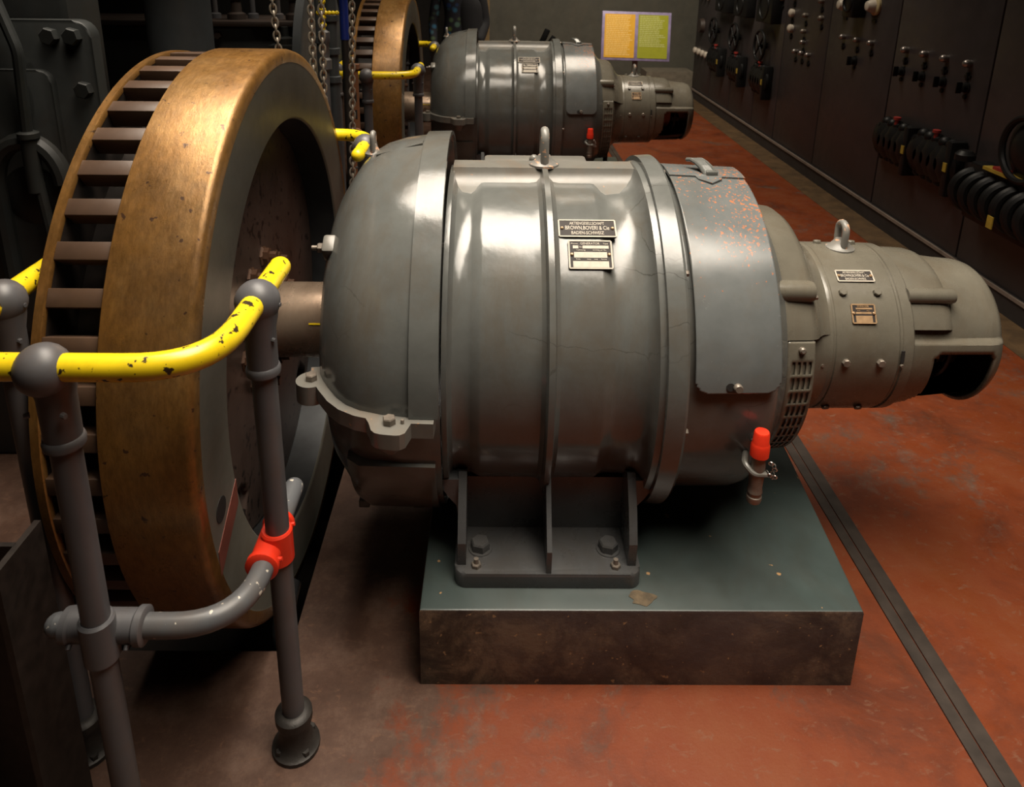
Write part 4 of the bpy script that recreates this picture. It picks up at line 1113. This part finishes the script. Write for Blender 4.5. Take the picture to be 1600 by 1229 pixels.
mb.cyl((-1.2, 0, 0.12), (-1.2, 0, 2.13), 0.02, n=10); mb.cyl((1.2, 0, 0.12), (1.2, 0, 2.13), 0.02, n=10)
o = mb.build('crane_beam', M['engine'], None, (-1.1, 3.12, ZC + 0.125)); tag(o, 'steel crane beam overhead carrying the hoist chains', 'beam')

# rusty perforated bar in front of the rear railing
mb = MB()
mb.box((0, 0, 0.61), (0.036, 0.006, 1.22)); mb.box((-0.016, 0.018, 0.61), (0.005, 0.036, 1.22)); mb.box((0.0, 0.02, 0.004), (0.09, 0.09, 0.008)); mb.box((0.0, 0.008, 1.215), (0.045, 0.035, 0.02))
g = empty('rusty_upright', (-0.625, 3.36, 0), 'thin rusty slotted upright bar before the rear flywheel', 'bar')
mb.build('angle_bar', M['rustbar'], g)
for z in (1.08, 1.0, 0.86, 0.72, 0.6, 0.45):
    MB().box((0.003, -0.0035, z), (0.009, 0.002, 0.04)).build('slot', M['dark'], g)
MB().torus((0.0, -0.02, 0.90), (0, 1, 0), 0.035, 0.006, 20, 8, 0, 220).build('hook', M['rustbar'], g)

# cut-off I-beam stub bottom left
mb = MB()
mb.box((0, 0, 0.34), (0.012, 0.128, 0.68)); mb.box((-0.16, 0, 0.34), (0.012, 0.128, 0.68)); mb.box((-0.08, 0.004, 0.34), (0.15, 0.010, 0.68))
o = mb.build('steel_beam_stub', M['slot'], None, (-0.834, 1.088, 0)); tag(o, 'dark upright I-section steel stub at the lower left corner', 'beam')
# glossy black pipe bend lying in the flywheel pit
mb = MB(); mb.tube(fillet([(0, 0, -0.41), (0, 0, 0.03), (0.0, 0.10, 0.06)], 0.06), 0.028, 14); mb.turned((0, 0, -0.45), (0, 0, 1), [(0, 0.03), (0.04, 0.03), (0.05, 0.028)], 16)
o = mb.build('pit_pipe', M['gloss'], None, (-0.535, 1.535, 0)); o.location.z = 0
tag(o, 'short black pipe bend rising from the pit beside the flywheel', 'pipe')

# ------------------------------------------------------------------ person behind the far generator
def person(x, y, rz):
    g = empty('person', (x, y, 0), 'person in dark floral top with black jacket on one side, behind rear generator', 'person')
    g.rotation_euler.z = rz
    def skin(name, pts, edges, rad, mat, root=0, sub=2):
        me = bpy.data.meshes.new(name); me.from_pydata(pts, edges, []); me.materials.append(mat)
        o = bpy.data.objects.new(name, me); COL.objects.link(o); o.parent = g
        m = o.modifiers.new('skin', 'SKIN'); 
        for i, v in enumerate(me.skin_vertices[0].data):
            v.radius = rad[i] if isinstance(rad[i], tuple) else (rad[i], rad[i]); v.use_root = (i == root)
        m.use_smooth_shade = True
        s = o.modifiers.new('sub', 'SUBSURF'); s.levels = sub; s.render_levels = sub
        return o
    # body
    P = [(0, 0, 0.93), (0, 0.0, 1.08), (0, 0.01, 1.24), (0, 0.01, 1.38), (0, 0.0, 1.47), (0, -0.015, 1.54),
         (-0.10, 0, 0.88), (-0.11, -0.01, 0.49), (-0.11, 0.02, 0.09), (-0.115, -0.13, 0.035),
         (0.10, 0, 0.88), (0.11, -0.01, 0.49), (0.11, 0.02, 0.09), (0.115, -0.13, 0.035),
         (-0.19, 0.01, 1.39), (-0.235, 0.01, 1.11), (-0.22, -0.10, 0.88), (0.19, 0.01, 1.39), (0.235, 0.02, 1.11), (0.19, -0.13, 0.93)]
    E = [(0, 1), (1, 2), (2, 3), (3, 4), (4, 5), (0, 6), (6, 7), (7, 8), (8, 9), (0, 10), (10, 11), (11, 12), (12, 13), (3, 14), (14, 15), (15, 16), (3, 17), (17, 18), (18, 19)]
    rad = [(0.155, 0.11), (0.135, 0.10), (0.155, 0.11), (0.15, 0.10), 0.06, 0.05, 0.085, 0.062, 0.045, 0.04, 0.085, 0.062, 0.045, 0.04, 0.06, 0.045, 0.034, 0.06, 0.045, 0.034]
    skin('body', P, E, rad, M['floral'])
    jp = [(0.115, -0.02, 0.86), (0.11, -0.02, 1.10), (0.105, -0.02, 1.30), (0.10, 0.0, 1.40), (0.19, 0.010, 1.39), (0.238, 0.02, 1.11), (0.19, -0.13, 0.95)]
    skin('jacket', jp, [(0, 1), (1, 2), (2, 3), (3, 4), (4, 5), (5, 6)], [(0.10, 0.135), (0.095, 0.13), (0.10, 0.135), (0.085, 0.11), 0.075, 0.062, 0.048], M['cloth_black'])
    # head
    mb = MB(); mb.ball((0, -0.02, 1.635), 0.098, 28, (0.80, 0.95, 1.18))
    mb.ball((0, -0.112, 1.62), 0.014, 10, (0.8, 1.2, 1.4)); mb.ball((0.08, -0.01, 1.63), 0.022, 10, (0.4, 0.8, 1.3)); mb.ball((-0.08, -0.01, 1.63), 0.022, 10, (0.4, 0.8, 1.3))
    mb.ball((0, -0.10, 1.578), 0.02, 10, (1.2, 0.5, 0.35))
    head = mb.build('head', M['skin'], g)
    mb = MB()
    for sx in (-0.032, 0.032): mb.ball((sx, -0.104, 1.645), 0.010, 10)
    mb.build('eyes', M['hair'], head)
    mb = MB(); mb.grid(lambda u, v: (0.087 * math.sin(v) * math.cos(u), 0.0 + 0.104 * math.sin(v) * math.sin(u), 1.648 + 0.122 * math.cos(v)),
                       [R(-40 + 260 * i / 20) for i in range(21)], [R(2 + 108 * i / 12) for i in range(13)])
    mb.build('hair', M['hair'], head, solid=0.012)
    for sx, hx, hy, hz in ((-1, -0.215, -0.115, 0.85), (1, 0.175, -0.155, 0.90)):
        pts = [(hx, hy + 0.03, hz + 0.06), (hx, hy, hz)]; ed = [(0, 1)]; rd = [0.026, (0.035, 0.018)]
        for k in range(4):
            o = -0.026 + 0.0175 * k; L = (0.07, 0.08, 0.075, 0.06)[k]
            b = len(pts); pts += [(hx + o, hy - 0.012, hz - 0.035), (hx + o, hy - 0.026, hz - 0.035 - L * 0.5), (hx + o, hy - 0.022, hz - 0.035 - L)]
            ed += [(1, b), (b, b + 1), (b + 1, b + 2)]; rd += [0.0095, 0.0085, 0.0075]
        b = len(pts); pts += [(hx - sx * 0.036, hy - 0.02, hz - 0.012), (hx - sx * 0.044, hy - 0.035, hz - 0.045)]; ed += [(1, b), (b, b + 1)]; rd += [0.011, 0.009]
        skin('hand', pts, ed, rd, M['skin'], 0, 1)
    return g
person(-0.33, 7.05, R(0))

# ------------------------------------------------------------------ camera
F, TH, PS, RO, CX, CY = 1170.72, 0.28878, 0.00758, 0.0115, 778.14, 285.09
ct, st, cc, ss = math.cos(TH), math.sin(TH), math.cos(PS), math.sin(PS)
fwd = Vector((ss * ct, cc * ct, -st)); rgt = Vector((cc, -ss, 0)); up = rgt.cross(fwd)
r2 = rgt * math.cos(RO) + up * math.sin(RO); u2 = -rgt * math.sin(RO) + up * math.cos(RO)
cam = bpy.data.cameras.new('camera'); co = bpy.data.objects.new('camera', cam); COL.objects.link(co)
m = Matrix(((r2.x, u2.x, -fwd.x), (r2.y, u2.y, -fwd.y), (r2.z, u2.z, -fwd.z))).to_4x4(); m.translation = (0, 0, 1.68)
co.matrix_world = m
cam.sensor_fit = 'HORIZONTAL'; cam.sensor_width = 36; cam.lens = 36 * F / 1600
cam.shift_x = (800 - CX) / 1600; cam.shift_y = (CY - 614.5) / 1600
cam.dof.use_dof = True; cam.dof.focus_distance = 1.9; cam.dof.aperture_fstop = 8.0
cam.clip_start = 0.05; cam.clip_end = 60
scene.camera = co

# ------------------------------------------------------------------ light: hall lamps under the ceiling, plus two added fill lights
def area(name, loc, target, sx, sy, power, col, spread=None):
    l = bpy.data.lights.new(name, 'AREA'); l.shape = 'RECTANGLE'; l.size = sx; l.size_y = sy; l.energy = power; l.color = col
    if spread: l.spread = R(spread)
    o = bpy.data.objects.new(name, l); COL.objects.link(o); o.location = loc
    o.rotation_euler = (Vector(target) - Vector(loc)).to_track_quat('-Z', 'Y').to_euler()
area('hall_lamp_near', (0.35, 1.5, 4.1), (0.4, 1.55, 0.5), 3.8, 1.5, 150, (1.0, 0.89, 0.75), 90)
area('fill_light_front', (0.8, 0.2, 4.3), (0.75, 0.7, 0.5), 2.8, 0.9, 7, (1.0, 0.89, 0.75), 90)  # added weak fill from the front, not a lamp of the hall
area('hall_lamp_middle', (0.75, 4.9, 4.1), (0.7, 4.95, 0.4), 2.4, 1.3, 66, (1.0, 0.87, 0.71), 95)
area('fill_light_end', (0.9, 6.6, 4.1), (1.3, 9.0, 0.8), 1.8, 0.8, 85, (1.0, 0.88, 0.72), 100)  # added light to brighten the sign and end wall
w = bpy.data.worlds.new('world'); scene.world = w; w.use_nodes = True
w.node_tree.nodes['Background'].inputs[0].default_value = (0.5, 0.5, 0.52, 1); w.node_tree.nodes['Background'].inputs[1].default_value = 0.006

vs_ = scene.view_settings
scene.display_settings.display_device = 'sRGB'
vs_.view_transform = 'Standard'; vs_.look = 'None'; vs_.gamma = 1.0; vs_.exposure = -0.33; vs_.use_curve_mapping = False
